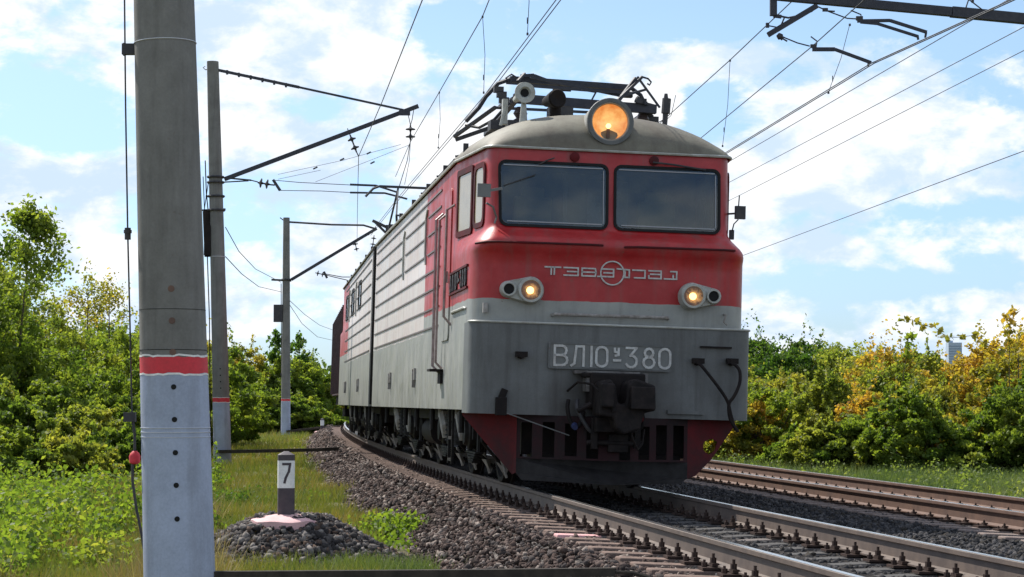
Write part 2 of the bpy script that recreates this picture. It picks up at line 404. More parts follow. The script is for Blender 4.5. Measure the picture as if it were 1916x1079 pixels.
M['bulb'] = emis('glowing_bulb', (1, .52, .17), 3.2)

# ---------------------------------------------------------------- ground, ballast
def ground_z(x, y):
    s, o = so_of(x, y)
    left = -0.62 - 0.012 * np.clip(-o - 4, 0, 60); right = -1.02 - 0.010 * np.clip(o - 8, 0, 60)
    w = np.clip((o + 1.5) / 8.5, 0, 1); w = w * w * (3 - 2 * w)
    z = left * (1 - w) + right * w
    z = z + .05 * np.sin(x * 1.3 + y * .7) * np.sin(y * .9 - x * .4) + .03 * np.sin(x * 3.1) * np.sin(y * 2.3)
    inner = np.clip(1 - np.minimum(np.abs(o - 2.3) / 6.0, 1), 0, 1)
    return z - .35 * (inner > .35)
def grid_mesh(name, xs, ys, zf, m, kind):
    X, Y = np.meshgrid(xs, ys); Z = zf(X, Y); nx, ny = len(xs), len(ys)
    V = np.stack([X, Y, Z], -1).reshape(-1, 3)
    i = np.arange(nx * ny).reshape(ny, nx); Fc = np.stack([i[:-1, :-1], i[:-1, 1:], i[1:, 1:], i[1:, :-1]], -1).reshape(-1, 4)
    o = fast_mesh(name, V, Fc, m, smooth=True); tag(o, kind=kind); return o
mg = mat('meadow_soil', (.10, .12, .03), .95); t = NT(mg)
g1 = t.rng(t.noise(.5, 7, .6), .38, .62); g2 = t.rng(t.noise(1.7, 7, .65, off=5), .45, .62)
c = t.mix(g1, (.085, .12, .022), (.17, .15, .05)); c = t.mix(g2, c, (.14, .10, .06)); t.l(c, t.b.inputs['Base Color'])
t.bump(t.noise(22, 6, .7), .7, .08)
def axis(fine_lo, fine_hi, step, far_lo, far_hi):
    a = list(np.arange(fine_lo, fine_hi, step)); q = step; v = a[-1]; hi = []
    while v < far_hi: q *= 1.35; v += q; hi.append(v)
    q = step; v = a[0]; lo = []
    while v > far_lo: q *= 1.35; v -= q; lo.append(v)
    return np.array(lo[::-1] + a + hi)
grid_mesh('ground', axis(-22, 26, .4, -3500, 3500), axis(2, 130, .5, -200, 6500), ground_z, mg, 'structure')

def ballast_z(o):
    """height of the ballast surface by lateral offset from track one"""
    base = -math.tan(CANT) * (o + .8) - .228
    z = np.where(o < -1.62, -.238 - (-1.62 - o) * .52, base)
    z = np.where(o > OFF2 + 1.75, (-math.tan(CANT) * (OFF2 + 2.55) - .228) - (o - OFF2 - 1.75) * .5, z)
    return z
mb_ = mat('ballast_bed_stone', (.12, .10, .09), .95); t = NT(mb_)
vor = t.n('ShaderNodeTexVoronoi'); vor.inputs['Scale'].default_value = 22; t.l(t.coord(), vor.inputs['Vector'])
c = t.mix(t.rng(vor.outputs['Color'], .2, .9), (.06, .055, .05), (.17, .145, .13)); t.l(c, t.b.inputs['Base Color'])
t.bump(vor.outputs['Distance'], .9, .05)
ss = np.arange(-16, 125, .5); oo = np.array([-3.0, -2.4, -2.0, -1.66, -1.3, 0, 1.3, 2.3, 3.3, OFF2, OFF2 + 1.35, OFF2 + 1.75, OFF2 + 2.3, OFF2 + 3.4])
V = []
for s in ss:
    for o in oo:
        x, y = track(s, o); V.append((x, y, float(ballast_z(np.array(o))) - (.03 if o < -1.2 else 0)))
n = len(oo); i = np.arange(len(ss) * n).reshape(len(ss), n)
Fc = np.stack([i[:-1, :-1], i[:-1, 1:], i[1:, 1:], i[1:, :-1]], -1).reshape(-1, 4)
nL = 4
FL = np.stack([i[:-1, :nL], i[:-1, 1:nL + 1], i[1:, 1:nL + 1], i[1:, :nL]], -1).reshape(-1, 4); FR = np.stack([i[:-1, nL:-1], i[:-1, nL + 1:], i[1:, nL + 1:], i[1:, nL:-1]], -1).reshape(-1, 4)
tag(fast_mesh('ballast_bed', V, FL, mb_, smooth=False), kind='structure')
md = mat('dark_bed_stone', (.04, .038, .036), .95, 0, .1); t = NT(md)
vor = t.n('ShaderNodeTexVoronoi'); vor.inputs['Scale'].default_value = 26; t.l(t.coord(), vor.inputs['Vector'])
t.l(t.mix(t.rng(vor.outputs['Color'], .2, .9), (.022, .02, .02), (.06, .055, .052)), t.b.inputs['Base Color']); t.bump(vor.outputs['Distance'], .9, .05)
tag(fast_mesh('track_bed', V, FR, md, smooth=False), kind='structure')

MX, MY = -2.22, 20.35                    # gravel heap under the picket post
def heap_z(x, y):
    r = np.hypot((x - MX) / 1.10, (y - MY) / 1.12)
    h = np.clip(1 - (np.clip(r - .30, 0, 9) / .88) ** 1.1, 0, 1) + .05 * np.sin(x * 5 + 1) * np.sin(y * 4.3)
    return -.70 + .53 * h
# stones
def stone_variants(k=10):
    out = []
    import bmesh
    for _ in range(k):
        bm = bmesh.new(); bmesh.ops.create_icosphere(bm, subdivisions=1, radius=1)
        sc = rng.uniform(.55, 1.15, 3)
        V = np.array([v.co[:] for v in bm.verts]); V += rng.normal(0, .20, V.shape); V *= sc
        V[:, 2] *= .62
        Fs = np.array([[v.index for v in f.verts] for f in bm.faces]); bm.free(); out.append((V, Fs))
    return out
SV = stone_variants()
def rand_rot(n):
    q = rng.normal(size=(n, 4)); q /= np.linalg.norm(q, axis=1)[:, None]; w, x, y, z = q.T
    return np.stack([np.stack([1 - 2 * (y * y + z * z), 2 * (x * y - z * w), 2 * (x * z + y * w)], -1),
                     np.stack([2 * (x * y + z * w), 1 - 2 * (x * x + z * z), 2 * (y * z - x * w)], -1),
                     np.stack([2 * (x * z - y * w), 2 * (y * z + x * w), 1 - 2 * (x * x + y * y)], -1)], -2)
def stones(name, pts, size, m, label, cat='gravel'):
    n = len(pts); var = rng.integers(0, len(SV), n); Rm = rand_rot(n); VV = []; FF = []; TT = []; b = 0
    tint = rng.random(n)
    for k, (V, Fs) in enumerate(SV):
        idx = np.nonzero(var == k)[0]
        if not len(idx): continue
        W = np.einsum('nij,vj->nvi', Rm[idx], V) * size[idx][:, None, None] + pts[idx][:, None, :]
        VV.append(W.reshape(-1, 3)); FF.append((Fs[None] + (np.arange(len(idx)) * len(V))[:, None, None]).reshape(-1, 3) + b)
        TT.append(np.repeat(tint[idx], len(Fs))); b += len(idx) * len(V)
    o = fast_mesh(name, np.concatenate(VV), np.concatenate(FF), m, attr=np.concatenate(TT))
    return tag(o, label, cat, kind='stuff')
def stone_mat(name, cols):
    m = mat(name, cols[0], .95, 0, .12); t = NT(m); a = t.n('ShaderNodeAttribute', attribute_name='tint')
    r = t.n('ShaderNodeValToRGB'); r.color_ramp.interpolation = 'CONSTANT'
    e = r.color_ramp.elements
    e[0].color = (*cols[0], 1); e[1].position = 1 / len(cols); e[1].color = (*cols[1], 1)
    for i in range(2, len(cols)): q = e.new(i / len(cols)); q.color = (*cols[i], 1)
    t.l(a.outputs['Fac'], r.inputs[0])
    f2 = t.rng(t.noise(40, 4, .6), .3, .7, .7, 1.2)
    v = t.n('ShaderNodeVectorMath', operation='SCALE'); t.l(r.outputs[0], v.inputs[0]); t.l(f2, v.inputs['Scale'])
    t.l(v.outputs[0], t.b.inputs['Base Color']); return m
m_brown = stone_mat('ballast_stone_brown', [(.088, .062, .053), (.048, .036, .032), (.125, .092, .08), (.028, .022, .021), (.07, .059, .056), (.24, .20, .175), (.06, .042, .036), (.10, .074, .065)])
m_heap = stone_mat('heap_stone_grey', [(.07, .064, .062), (.042, .038, .038), (.11, .10, .094), (.03, .027, .027), (.10, .070, .055), (.20, .18, .165), (.058, .052, .05)])
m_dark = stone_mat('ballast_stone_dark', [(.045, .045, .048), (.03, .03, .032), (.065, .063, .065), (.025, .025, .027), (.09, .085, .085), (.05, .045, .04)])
def ballast_pts(s0, s1, o0, o1, dens, size):
    n = int((s1 - s0) * (o1 - o0) * dens); s = rng.uniform(s0, s1, n); o = rng.uniform(o0, o1, n)
    on1 = (np.abs(o) < 1.40) & (np.abs((s + 13.6 + .2725) % .545 - .2725) < .125)
    on2 = (np.abs(o - OFF2) < 1.40) & (np.abs((s + 11 + .2725) % .545 - .2725) < .125)
    k_ = ~(on1 | on2); s, o = s[k_], o[k_]; n = len(s)
    a = [track(si, oi) for si, oi in zip(s, o)]; p = np.array(a); sz = rng.uniform(.55, 1.2, n) ** 1.6 * size * 1.1
    crib = (np.abs(o) < 1.42) | (np.abs(o - OFF2) < 1.42)
    z = ballast_z(o) + rng.uniform(-.3, .25, n) * size
    z = np.where(crib, -math.tan(CANT) * (o + .8) - .228 - sz * .15 + rng.uniform(-.006, .004, n), z)
    return np.column_stack([p, z]), sz
near = [ballast_pts(-12, 2, -3.1, -1.0, 420, .036), ballast_pts(2, 22, -3.1, -1.0, 260, .042), ballast_pts(22, 50, -3.0, -1.2, 110, .06), ballast_pts(50, 100, -3, -1.3, 45, .085)]
stones('ballast', np.concatenate([a for a, b in near]), np.concatenate([b for a, b in near]), m_brown,
       'brown crushed stone ballast sloping down beside the near track')
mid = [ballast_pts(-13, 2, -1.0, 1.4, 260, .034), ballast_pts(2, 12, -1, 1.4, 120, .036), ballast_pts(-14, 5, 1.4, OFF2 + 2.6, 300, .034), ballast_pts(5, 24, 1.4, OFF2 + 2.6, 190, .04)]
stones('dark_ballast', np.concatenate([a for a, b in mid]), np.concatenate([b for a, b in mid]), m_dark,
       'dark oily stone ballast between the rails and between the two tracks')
n = 9000; th = rng.uniform(0, 2 * math.pi, n); rr = np.sqrt(rng.uniform(0, 1, n)) * 1.42
px_, py_ = MX + rr * np.cos(th), MY + rr * np.sin(th); sz = rng.uniform(.5, 1.0, n) ** 1.8 * .072
heap_pts = np.column_stack([px_, py_, heap_z(px_, py_) + rng.uniform(-.5, .4, n) * .035])
rim_a = rng.uniform(0, 2 * math.pi, 260); rim_r = rng.uniform(.34, .5, 260)
heap_pts[:260] = np.column_stack([MX + rim_r * np.cos(rim_a), MY - .12 + rim_r * np.sin(rim_a), np.full(260, -.225) - (rim_r - .34) * .3 + rng.uniform(0, .03, 260)])
stones('gravel_heap', heap_pts, sz, m_heap, 'mound of grey broken stone heaped round the foot of the numbered post')
hm = mat('heap_core', (.07, .065, .06), .95)
grid_mesh('heap_core_ground', np.arange(MX - 1.7, MX + 1.7, .08), np.arange(MY - 1.7, MY + 1.7, .08), lambda x, y: heap_z(x, y) - .03, hm, 'structure')

# ---------------------------------------------------------------- rails and sleepers
PROF = [(-.066, -.18), (.066, -.18), (.066, -.168), (.012, -.148), (.009, -.046), (.034, -.034), (.034, -.004), (.028, 0), (-.028, 0), (-.034, -.004), (-.034, -.034), (-.009, -.046), (-.012, -.148), (-.066, -.168)]
def rail(off, s0, s1, m, label):
    V = []; st = np.arange(s0, s1, 1.0)
    for s in st:
        Mx = frame(s, off)
        for (x, z) in PROF: V.append(Mx @ Vector((x, 0, z)))
    n = len(PROF); F4 = []
    for i in range(len(st) - 1):
        for k in range(n): F4.append((i * n + k, i * n + (k + 1) % n, (i + 1) * n + (k + 1) % n, (i + 1) * n + k))
    b = MB(); b.add(V, F4); o = b.build('rail', m)
    V = []
    for s in st:
        Mx = frame(s, off)
        for (x, z) in ((-.027, .0015), (.027, .0015)): V.append(Mx @ Vector((x, 0, z)))
    F4 = [(i * 2, i * 2 + 1, i * 2 + 3, i * 2 + 2) for i in range(len(st) - 1)]
    b = MB(); b.add(V, F4); b.build('running_surface', M['railtop'], o)
    tag(o, label, 'rail', 'running rails of the two tracks')
rail(-.797, -15, 112, M['rusta'], 'left rail of the near track, nearest the numbered post')
rail(.797, -15, 112, M['rusta'], 'shiny rail emerging from under the middle of the locomotive')
rail(OFF2 - .797, -15, 60, M['rust'], 'rusty inner rail of the empty track on the right')
rail(OFF2 + .797, -15, 60, M['rust'], 'rusty outermost rail beside the grass on the right')
def sleeper_proto(name, m, fs=1.0):
    root = empty(name)
    b = MB(); prof = [(-1.35, .0), (-1.30, -.0), (-.55, -.012), (-.3, -.03), (.3, -.03), (.55, -.012), (1.30, 0), (1.35, 0)]
    V = []; 
    for (x, dz) in prof:
        for (y, z) in ((-.14, -.40), (.14, -.40), (.095, -.20 + dz), (-.095, -.20 + dz)): V.append((x, y, z))
    Fs = [(i * 4 + k, i * 4 + (k + 1) % 4, i * 4 + 4 + (k + 1) % 4, i * 4 + 4 + k) for i in range(7) for k in range(4)] + [(3, 2, 1, 0), (28, 29, 30, 31)]
    b.add(V, Fs); b.build('sleeper_block', m, root, bevel=.012)
    for sgn in (-1, 1):
        b = MB(); x0 = sgn * .797
        b.box((x0, 0, -.191), (.36, .16, .018))
        for q in (-1, 1):
            b.box((x0 + q * .078, 0, -.164), (.05, .10 * fs, .022))
            b.cyl((x0 + q * .085, 0, -.17), (x0 + q * .085, 0, -.17 + .085 * fs), .011 * fs, n=6)
            b.cyl((x0 + q * .085, 0, -.155), (x0 + q * .085, 0, -.155 + .04 * fs), .023 * fs, n=6)
            b.cyl((x0 + q * .15, 0, -.185), (x0 + q * .15, 0, -.185 + .055 * fs), .010 * fs, n=6)
            b.cyl((x0 + q * .15, 0, -.18), (x0 + q * .15, 0, -.18 + .032 * fs), .022 * fs, n=6)
        b.build('rail_fastener', M['fast'], root)
    return root
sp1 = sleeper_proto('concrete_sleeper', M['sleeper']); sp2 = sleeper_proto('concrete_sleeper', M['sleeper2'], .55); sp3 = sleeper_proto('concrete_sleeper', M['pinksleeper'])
pink_s = -4.4
first = {1: True, 2: True}
def place(proto, key, Mx, **k):
    r = proto if first.pop(key, None) else copy_tree(proto)
    r.matrix_world = Mx @ Matrix.Rotation(random.uniform(-.012, .012), 4, 'Z'); tag(r, **k)
s = -13.6; pinkdone = False
while s < 78:
    if not pinkdone and s > pink_s: 
        sp3.matrix_world = frame(s); pinkdone = True
        tag(sp3, 'sleeper with its end painted pink under the near track', 'sleeper', 'sleepers of the near track')
    else:
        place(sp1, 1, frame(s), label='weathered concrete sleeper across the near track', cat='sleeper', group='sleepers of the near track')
    s += .545
s = -11
while s < 24:
    place(sp2, 2, frame(s, OFF2), label='dusty concrete sleeper across the empty right hand track', cat='sleeper', group='sleepers of the right hand track'); s += .545

# ---------------------------------------------------------------- lettering from strokes
def arc(cx, cz, rx, rz, a0, a1, n=8): return [(cx + rx * math.cos(R(a0 + (a1 - a0) * i / n)), cz + rz * math.sin(R(a0 + (a1 - a0) * i / n))) for i in range(n + 1)]
GL = {
 'В': [[(0, 0), (0, 1), (.35, 1)] + arc(.35, .76, .2, .24, 90, -90, 6) + [(0, .52)], [(.35, .52)] + arc(.35, .26, .25, .26, 90, -90, 6) + [(0, 0)]],
 'Л': [[(-.02, 0), (.12, .12), (.2, 1), (.55, 1), (.55, 0)]],
 '1': [[(.1, 0), (.1, 1)]],
 '0': [arc(.28, .74, .26, .26, 0, 180, 8) + arc(.28, .26, .26, .26, 180, 360, 8) + [(.54, .74)]],
 'У': [[(0, 1), (.0, .55), (.5, .45)], [(.5, 1), (.5, .1), (.1, 0)]],
 '_': [[(0, 0), (.55, 0)]], '-': [[(0, .5), (.4, .5)]],
 '3': [[(.02, 1), (.5, 1), (.22, .6)] + arc(.26, .3, .26, .3, 80, -150, 9)],
 '8': [arc(.28, .77, .2, .22, -90, 270, 12), arc(.28, .28, .26, .28, 90, 450, 12)],
 '7': [[(.02, 1), (.5, 1), (.42, .6), (.2, .25), (.12, 0)]],
}
def strokes(b, polys, w, fn, t0, t1):
    for pl in polys:
        for i in range(len(pl) - 1):
            (x0, z0), (x1, z1) = pl[i], pl[i + 1]; d = math.hypot(x1 - x0, z1 - z0)
            if d < 1e-6: continue
            ux, uz = (x1 - x0) / d, (z1 - z0) / d; e = w * .42
            a = (x0 - ux * e, z0 - uz * e); c_ = (x1 + ux * e, z1 + uz * e); nx, nz = -uz * w / 2, ux * w / 2
            tt = t1 - .0006 * (i % 3)
            b.prism([(a[0] - nx, a[1] - nz), (c_[0] - nx, c_[1] - nz), (c_[0] + nx, c_[1] + nz), (a[0] + nx, a[1] + nz)], fn, t0, tt)
def text_polys(items, sx, sz):
    """items: (glyph, x, z, height scale)"""
    out = []
    for g, x, z, k in items:
        for pl in GL[g]: out.append([(x + px * sx * k, z + pz * sz * k) for px, pz in pl])
    return out

# ---------------------------------------------------------------- locomotive
def smooth(t): t = max(0., min(1., t)); return t * t * (3 - 2 * t)
def level(z):
    """front face position and corner radii of the cab by height"""
    if z < 2.62: return .05, .22, .38
    if z < 2.76: k = (z - 2.62) / .14; return .05 - .05 * math.sin(k * math.pi / 2), .22, .38
    if z < 3.0: k = smooth((z - 2.76) / .24); return .0 + .24 * k, .22 - .08 * k, .38 - .14 * k
    k = (z - 3.0) / .85; return .24 + .07 * k, .14, .24
def taper(z): return .165 * smooth((z - 2.70) / .28)
def cab_outline(z, n=9, e=0.0):
    yf, a, b = level(z); hw = 1.58 + e; yf -= e
    pts = [(-hw, LEN - .0), (-hw, 1.95)]; hw -= taper(z)
    for i in range(n + 1):
        th = R(90 * i / n); pts.append((-hw + a * (1 - math.cos(th)), yf + b * (1 - math.sin(th))))
    right = [(-x, y) for x, y in pts[::-1]]
    return pts + right
def yfront(z): return level(z)[0]
def ray_hit(poly, a, cx, cz):
    best = None; dx, dz = math.cos(a), math.sin(a)
    for i in range(len(poly)):
        (x1, z1), (x2, z2) = poly[i], poly[(i + 1) % len(poly)]; ex, ez = x2 - x1, z2 - z1; det = dx * -ez + dz * ex
        if abs(det) < 1e-9: continue
        tt = ((x1 - cx) * -ez + (z1 - cz) * ex) / det; uu = (dx * (z1 - cz) - dz * (x1 - cx)) / det
        if tt > 0 and -1e-5 <= uu <= 1 + 1e-5 and (best is None or tt < best): best = tt
    return (cx + dx * best, cz + dz * best)
def make_section(front, root, paint):
    zs = [.88, 1.5, 2.1, 2.5, 2.62, 2.66, 2.70, 2.74, 2.76, 2.80, 2.85, 2.90, 2.95, 3.0, 3.3, 3.6, 3.86]
    rings = []
    for z in zs:
        if front: rings.append([(x, y, z) for x, y in cab_outline(z)])
        else:  # cab at the far end: mirrored lengthwise
            rings.append([(x, LEN - y, z) for x, y in cab_outline(z)])
    n = len(rings[0]); V = [p for r_ in rings for p in r_]; Fs = []
    for i in range(len(zs) - 1):
        for k in range(n):
            if front and zs[i] >= 2.95 and k == 11: continue
            Fs.append((i * n + k, i * n + (k + 1) % n, (i + 1) * n + (k + 1) % n, (i + 1) * n + k))
    Fs.append(tuple(range(n))[::-1]); Fs.append(tuple(range(len(V) - n, len(V))))
    if front:
        for (wx0, wx1, ox0, ox1) in ((-1.27, -.055, -1.285, .004), (.065, 1.25, .004, 1.285)):
            hole = rrect(wx0, 2.99, wx1, 3.69, .07); cx_, cz_ = (wx0 + wx1) / 2, 3.34
            rect = [(ox0, 2.95), (ox1, 2.95), (ox1, 3.86), (ox0, 3.86)]
            angs = sorted([math.atan2(z - cz_, x - cx_) for x, z in hole] + [math.atan2(z - cz_, x - cx_) for x, z in rect])
            po = [ray_hit(rect, a, cx_, cz_) for a in angs]; pi = [ray_hit(hole, a, cx_, cz_) for a in angs]; b0 = len(V); m_ = len(angs)
            V += [(x, yfront(z), z) for x, z in po] + [(x, yfront(z), z) for x, z in pi]
            Fs += [(b0 + i, b0 + (i + 1) % m_, b0 + m_ + (i + 1) % m_, b0 + m_ + i) for i in range(m_)]
    body = MB().add(V, Fs).build('body', paint, root, smooth=True)
    # roof
    b = MB(); ys = [0, .02, .06, .12, .2, .3, .45, .6, .8, 1.0, 1.3, 1.8, 3, 6, 9, 12, LEN - .31]
    V = []; nx = 28
    for d in ys:
        y = .27 + d
        hw = 1.60 - .165 * min(1, max(0, (1.95 - y) / 1.4))
        if d < .24: hw -= .15 * (1 - math.sqrt(max(0, 1 - (1 - d / .24) ** 2)))
        H = .53 * math.sqrt(max(0, 1 - (1 - min(1, d / 1.05)) ** 2.2)) + .001
        for i in range(nx + 1):
            u = -math.cos(math.pi * i / nx); 
            z = 3.872 + H * (1 - abs(u) ** 2.3) ** .62
            V.append((u * hw, y if front else LEN - y, z))
    m_ = nx + 1
    Fs = [(i * m_ + k, i * m_ + k + 1, (i + 1) * m_ + k + 1, (i + 1) * m_ + k) for i in range(len(ys) - 1) for k in range(nx)]
    Fs += [tuple(range((len(ys) - 1) * m_, len(ys) * m_))]
    roof = b.add(V, Fs).build('roof', M['roof'], root, smooth=True)
    # gutter strip all round
    ol = [(x, y if front else LEN - y, 3.868) for x, y in cab_outline(3.86, e=.03)]
    MB().tube(ol, .017, 6).build('gutter', M['lightgrey'], roof, smooth=True)
    # side ribs
    b = MB()
    for z in (1.95, 2.20, 2.46, 2.71):
        segs = ((3.6, 15.1),) if front else ((.2, LEN - 3.6),)
        for y0, y1 in segs:
            for sx in (-1, 1): b.box((sx * 1.583, (y0 + y1) / 2, z), (.024, y1 - y0, .022))
    segs = ((3.6, 5.3), (5.75, 8.9), (9.3, 15.1)) if front else ((.2, 6.0), (6.4, 9.4), (9.8, LEN - 3.6))
    for z in (2.97, 3.23, 3.49, 3.70):
        for y0, y1 in (segs if z < 3.6 else ((segs[0][0], segs[-1][1]),)):
            for sx in (-1, 1): b.box((sx * 1.583, (y0 + y1) / 2, z), (.024, y1 - y0, .022))
    b.build('side_rib', M['rib'], root)
    b = MB()
    for y in ((5.5, 9.1) if front else (6.2, 9.6)):
        for sx in (-1, 1): b.tube([(sx * 1.59, y, 2.86), (sx * 1.60, y + .03, 3.0), (sx * 1.60, y + .03, 3.5), (sx * 1.59, y - .05, 3.62)], .016)
    b.build('panel_frame', M['lightgrey'], root)
    for sx in (-1, 1):
        for y in ((6.6, 11.0) if front else (4.0, 10.4)):
            b = MB(); b.box((sx * 1.59, y, 1.36), (.05, .13, .17)); b.box((sx * 1.60, y + .05, 1.30), (.06, .05, .26)); b.build('side_bracket', M['dust'], root)
    return body, roof


def glass_fn(extra): return lambda x, z, t: Vector((x, yfront(z) - extra - t, z))
def make_front(root, body, roof):
    # windshields
    for (x0, x1) in ((-1.27, -.055), (.065, 1.25)):
        fn = lambda x, z, t: Vector((x + (.025 * (3.7 - z) / .7 if x < -1 else 0), yfront(z) - t, z))
        po = rrect(x0 - .03, 2.96, x1 + .03, 3.72, .09); pi = rrect(x0, 2.99, x1, 3.69, .07)
        fr = MB().ring(po, pi, fn, -.03, .022).build('windshield', M['rubber'], root)
        b = MB(); n = len(pi); b.add([fn(x, z, .006) for x, z in pi], [tuple(range(n))]); b.build('pane', M['windscreen'], fr)
        b = MB()
        b.bar(fn(x0 + .03, 3.663, .014), fn(x1 - .04, 3.663, .014), .010, .012); b.bar(fn(x0 + .06, 3.02, .014), fn(x1 - .04, 3.02, .014), .010, .014)
        b.bar(fn(x1 - .03, 3.03, .014), fn(x1 - .03, 3.64, .014), .009, .009, up=(0, 1, 0))
        b.build('inner_trim', M['trim'], fr)
        b = MB(); xa = x0 + .55 if x0 < 0 else x1 - .55
        if x0 < 0: b.tube([fn(-.66, 3.76, .05), fn(-.76, 3.72, .06), fn(-.84, 3.67, .055)], .008); b.bar(fn(-.87, 3.56, .045), fn(-1.24, 3.42, .03), .009)
        else: b.tube([fn(.48, 3.76, .05), fn(.72, 3.745, .05), fn(1.1, 3.70, .04)], .011)
        b.build('wiper', M['black'], fr)
        b = MB(); xm = -.42 if x0 < 0 else .5
        b.lathe(fn(xm, 3.785, -.02), (0, -1, 0), [(0, .055), (.05, .055), (.06, .03), (.06, 0)], 12); b.build('wiper_motor_cover', M['darkred'], root, smooth=True)
    # inside of the cab
    b = MB(); b.box((0, 1.85, 3.2), (2.7, .05, 1.2)); b.box((0, 1.1, 3.80), (2.6, 1.5, .04)); b.build('cab_lining', M['lining'], root)
    b = MB(); b.box((0, .62, 2.86), (2.4, .55, .12)); b.box((-.75, .55, 2.97), (.7, .3, .16)); b.box((.2, .5, 2.98), (.3, .2, .14)); b.build('driving_desk', M['rubber'], root)
    for x in (-.72, .78):
        b = MB(); b.box((x, 1.45, 3.12), (.46, .12, .62)); b.box((x, 1.46, 3.47), (.28, .10, .16)); b.box((x, 1.2, 2.84), (.46, .44, .12)); b.build('cab_seat', M['seat'], root, bevel=.03)
    b = MB(); b.box((-.28, 1.75, 3.35), (.05, .06, .9)); b.box((.25, 1.80, 3.3), (.5, .03, .8)); b.build('cab_partition', M['lightgrey'], root)
    # cab side windows and door, both sides
    for sx in (-1, 1):
        f = lambda y, z, t: Vector((sx * (1.58 + t), y, z))
        ft = lambda y, z, t: Vector((sx * (1.58 + t - .165 * (1.95 - y) / 1.47), y, z))
        po = rrect(1.04, 2.93, 1.84, 3.74, .04); pi = rrect(1.10, 3.0, 1.78, 3.67, .03)
        w = MB().ring(po, pi, ft, -.02, .022).build('side_window', M['darkred'], root)
        MB().add([ft(y, z, .008) for y, z in pi], [tuple(range(len(pi)))]).build('pane', M['sideglass'], w)
        # quarter light in the rounded corner
        fq = ft
        po = rrect(.46, 2.97, .98, 3.72, .10); pi = rrect(.52, 3.03, .92, 3.66, .08)
        w = MB().ring(po, pi, fq, -.01, .018).build('quarter_window', M['darkred'], root)
        MB().add([fq(u, z, .007) for u, z in pi], [tuple(range(len(pi)))]).build('pane', M['glass'] if sx > 0 else M['sideglass'], w)
        d = MB(); po = rrect(2.3, 1.72, 3.12, 3.60, .10); d.prism(po, f, -.01, .018); dd = d.build('cab_door', M['paint_a'], root, bevel=.006)
        dh = MB(); dh.box((sx * 1.63, 2.42, 2.5), (.05, .03, .14)); dh.build('handle', M['dust'], dd)
        hr = MB(); hr.tube([(sx * 1.59, 3.32, 3.36), (sx * 1.68, 3.27, 3.28), (sx * 1.68, 3.22, 1.42), (sx * 1.60, 3.2, 1.34)], .019, 8)
        hr.build('handrail', M['grey_rail'], root, smooth=True)
        hr = MB(); hr.tube([(sx * 1.59, 2.86 - .0, 3.32), (sx * 1.68, 2.86, 3.24), (sx * 1.68, 2.86, 1.46), (sx * 1.60, 2.86, 1.38)], .017, 8)
        hr.build('handrail', M['grey_rail'], root, smooth=True)
        hr = MB(); hr.tube([(sx * 1.58, 2.05, 3.36), (sx * 1.67, 2.12, 3.3), (sx * 1.67, 2.14, 2.0), (sx * 1.58, 2.12, 1.9)], .017, 8)
        hr.build('handrail', M['grey_rail'], root, smooth=True)
        st = MB(); st.box((sx * 1.66, 3.03, 1.36), (.18, .34, .03)); st.box((sx * 1.60, 3.03, 1.28), (.03, .34, .17)); st.build('door_step', M['under'], root)
        # raised side number
        pl = MB(); pl.box((sx * 1.59, 1.35, 2.27), (.03, 1.8, .025)); pl.box((sx * 1.59, 1.35, 2.52), (.03, 1.8, .025)); p_ = pl.build('side_number', M['darkred'], root)
        g = MB(); items = [('В', 0, 0, 1), ('Л', .8, 0, 1), ('1', 1.6, 0, 1), ('0', 1.95, 0, 1), ('У', 2.65, .4, .6), ('-', 3.05, 0, 1), ('3', 3.6, 0, 1), ('8', 4.35, 0, 1), ('0', 5.1, 0, 1)]
        items = [(g_, x_ * .30, z_ * .17, k_) for g_, x_, z_, k_ in items]; pol = text_polys(items, .17, .17)
        strokes(g, pol, .035, lambda u, z, t: Vector((sx * (1.58 + t), (2.2 - u) if sx < 0 else (.5 + u), 2.31 + z)), 0, .022)
        g.build('lettering', M['black'], p_)
        ms = MB(); ms.tube([(sx * 1.585, .55, 2.03), (sx * 1.6, .6, 2.04), (sx * 1.6, 1.9, 2.04), (sx * 1.585, 1.95, 2.03)], .016); ms.build('side_strip', M['lightgrey'], root)
    # mirror arms
    b = MB(); b.bar((1.38, .42, 3.22), (1.47, .30, 3.22), .02); b.box((1.52, .28, 3.23), (.12, .05, .15)); b.bar((1.50, .28, 3.30), (1.505, .27, 3.43), .010); b.tube([(1.43, .4, 2.98), (1.45, .36, 3.02), (1.46, .32, 3.10), (1.50, .28, 3.15)], .008); b.box((1.45, .38, 2.98), (.05, .05, .11)); b.build('mirror', M['black'], root)
    b = MB(); b.box((-1.47, .12, 3.34), (.15, .04, .15)); b.bar((-1.42, .12, 3.34), (-1.26, .2, 3.38), .03); b.tube([(-1.44, .12, 3.2), (-1.36, .14, 3.16), (-1.31, .2, 3.05), (-1.33, .2, 2.98)], .012); b.build('mirror', M['grey'], root)
    # crease moulding, hand rail on the nose
    b = MB()
    for (x0, x1) in ((-1.45, -.12), (.12, 1.40)):
        b.tube([(x0 - .10, .12, 2.74), (x0 + .02, -.01, 2.755), (x0 + .15, -.035, 2.76), (x1 - .1, -.035, 2.765), (x1, -.005, 2.765)], .013)
    b.build('nose_moulding', M['darkred'], root, smooth=True)
    b = MB(); b.tube([(-.67, .05, 1.965), (-.66, -.045, 1.97), (.64, -.045, 1.975), (.65, .05, 1.97)], .02, 8); b.build('grab_rail', M['dust'], root, smooth=True)
    b = MB(); b.box((-1.43, .03, 2.02), (.05, .06, .11)); b.tube([(1.30, .05, 2.04), (1.30, -.03, 2.03), (1.28, -.03, 1.95), (1.32, -.03, 1.92)], .012); b.build('cable_bracket', M['dust'], root)
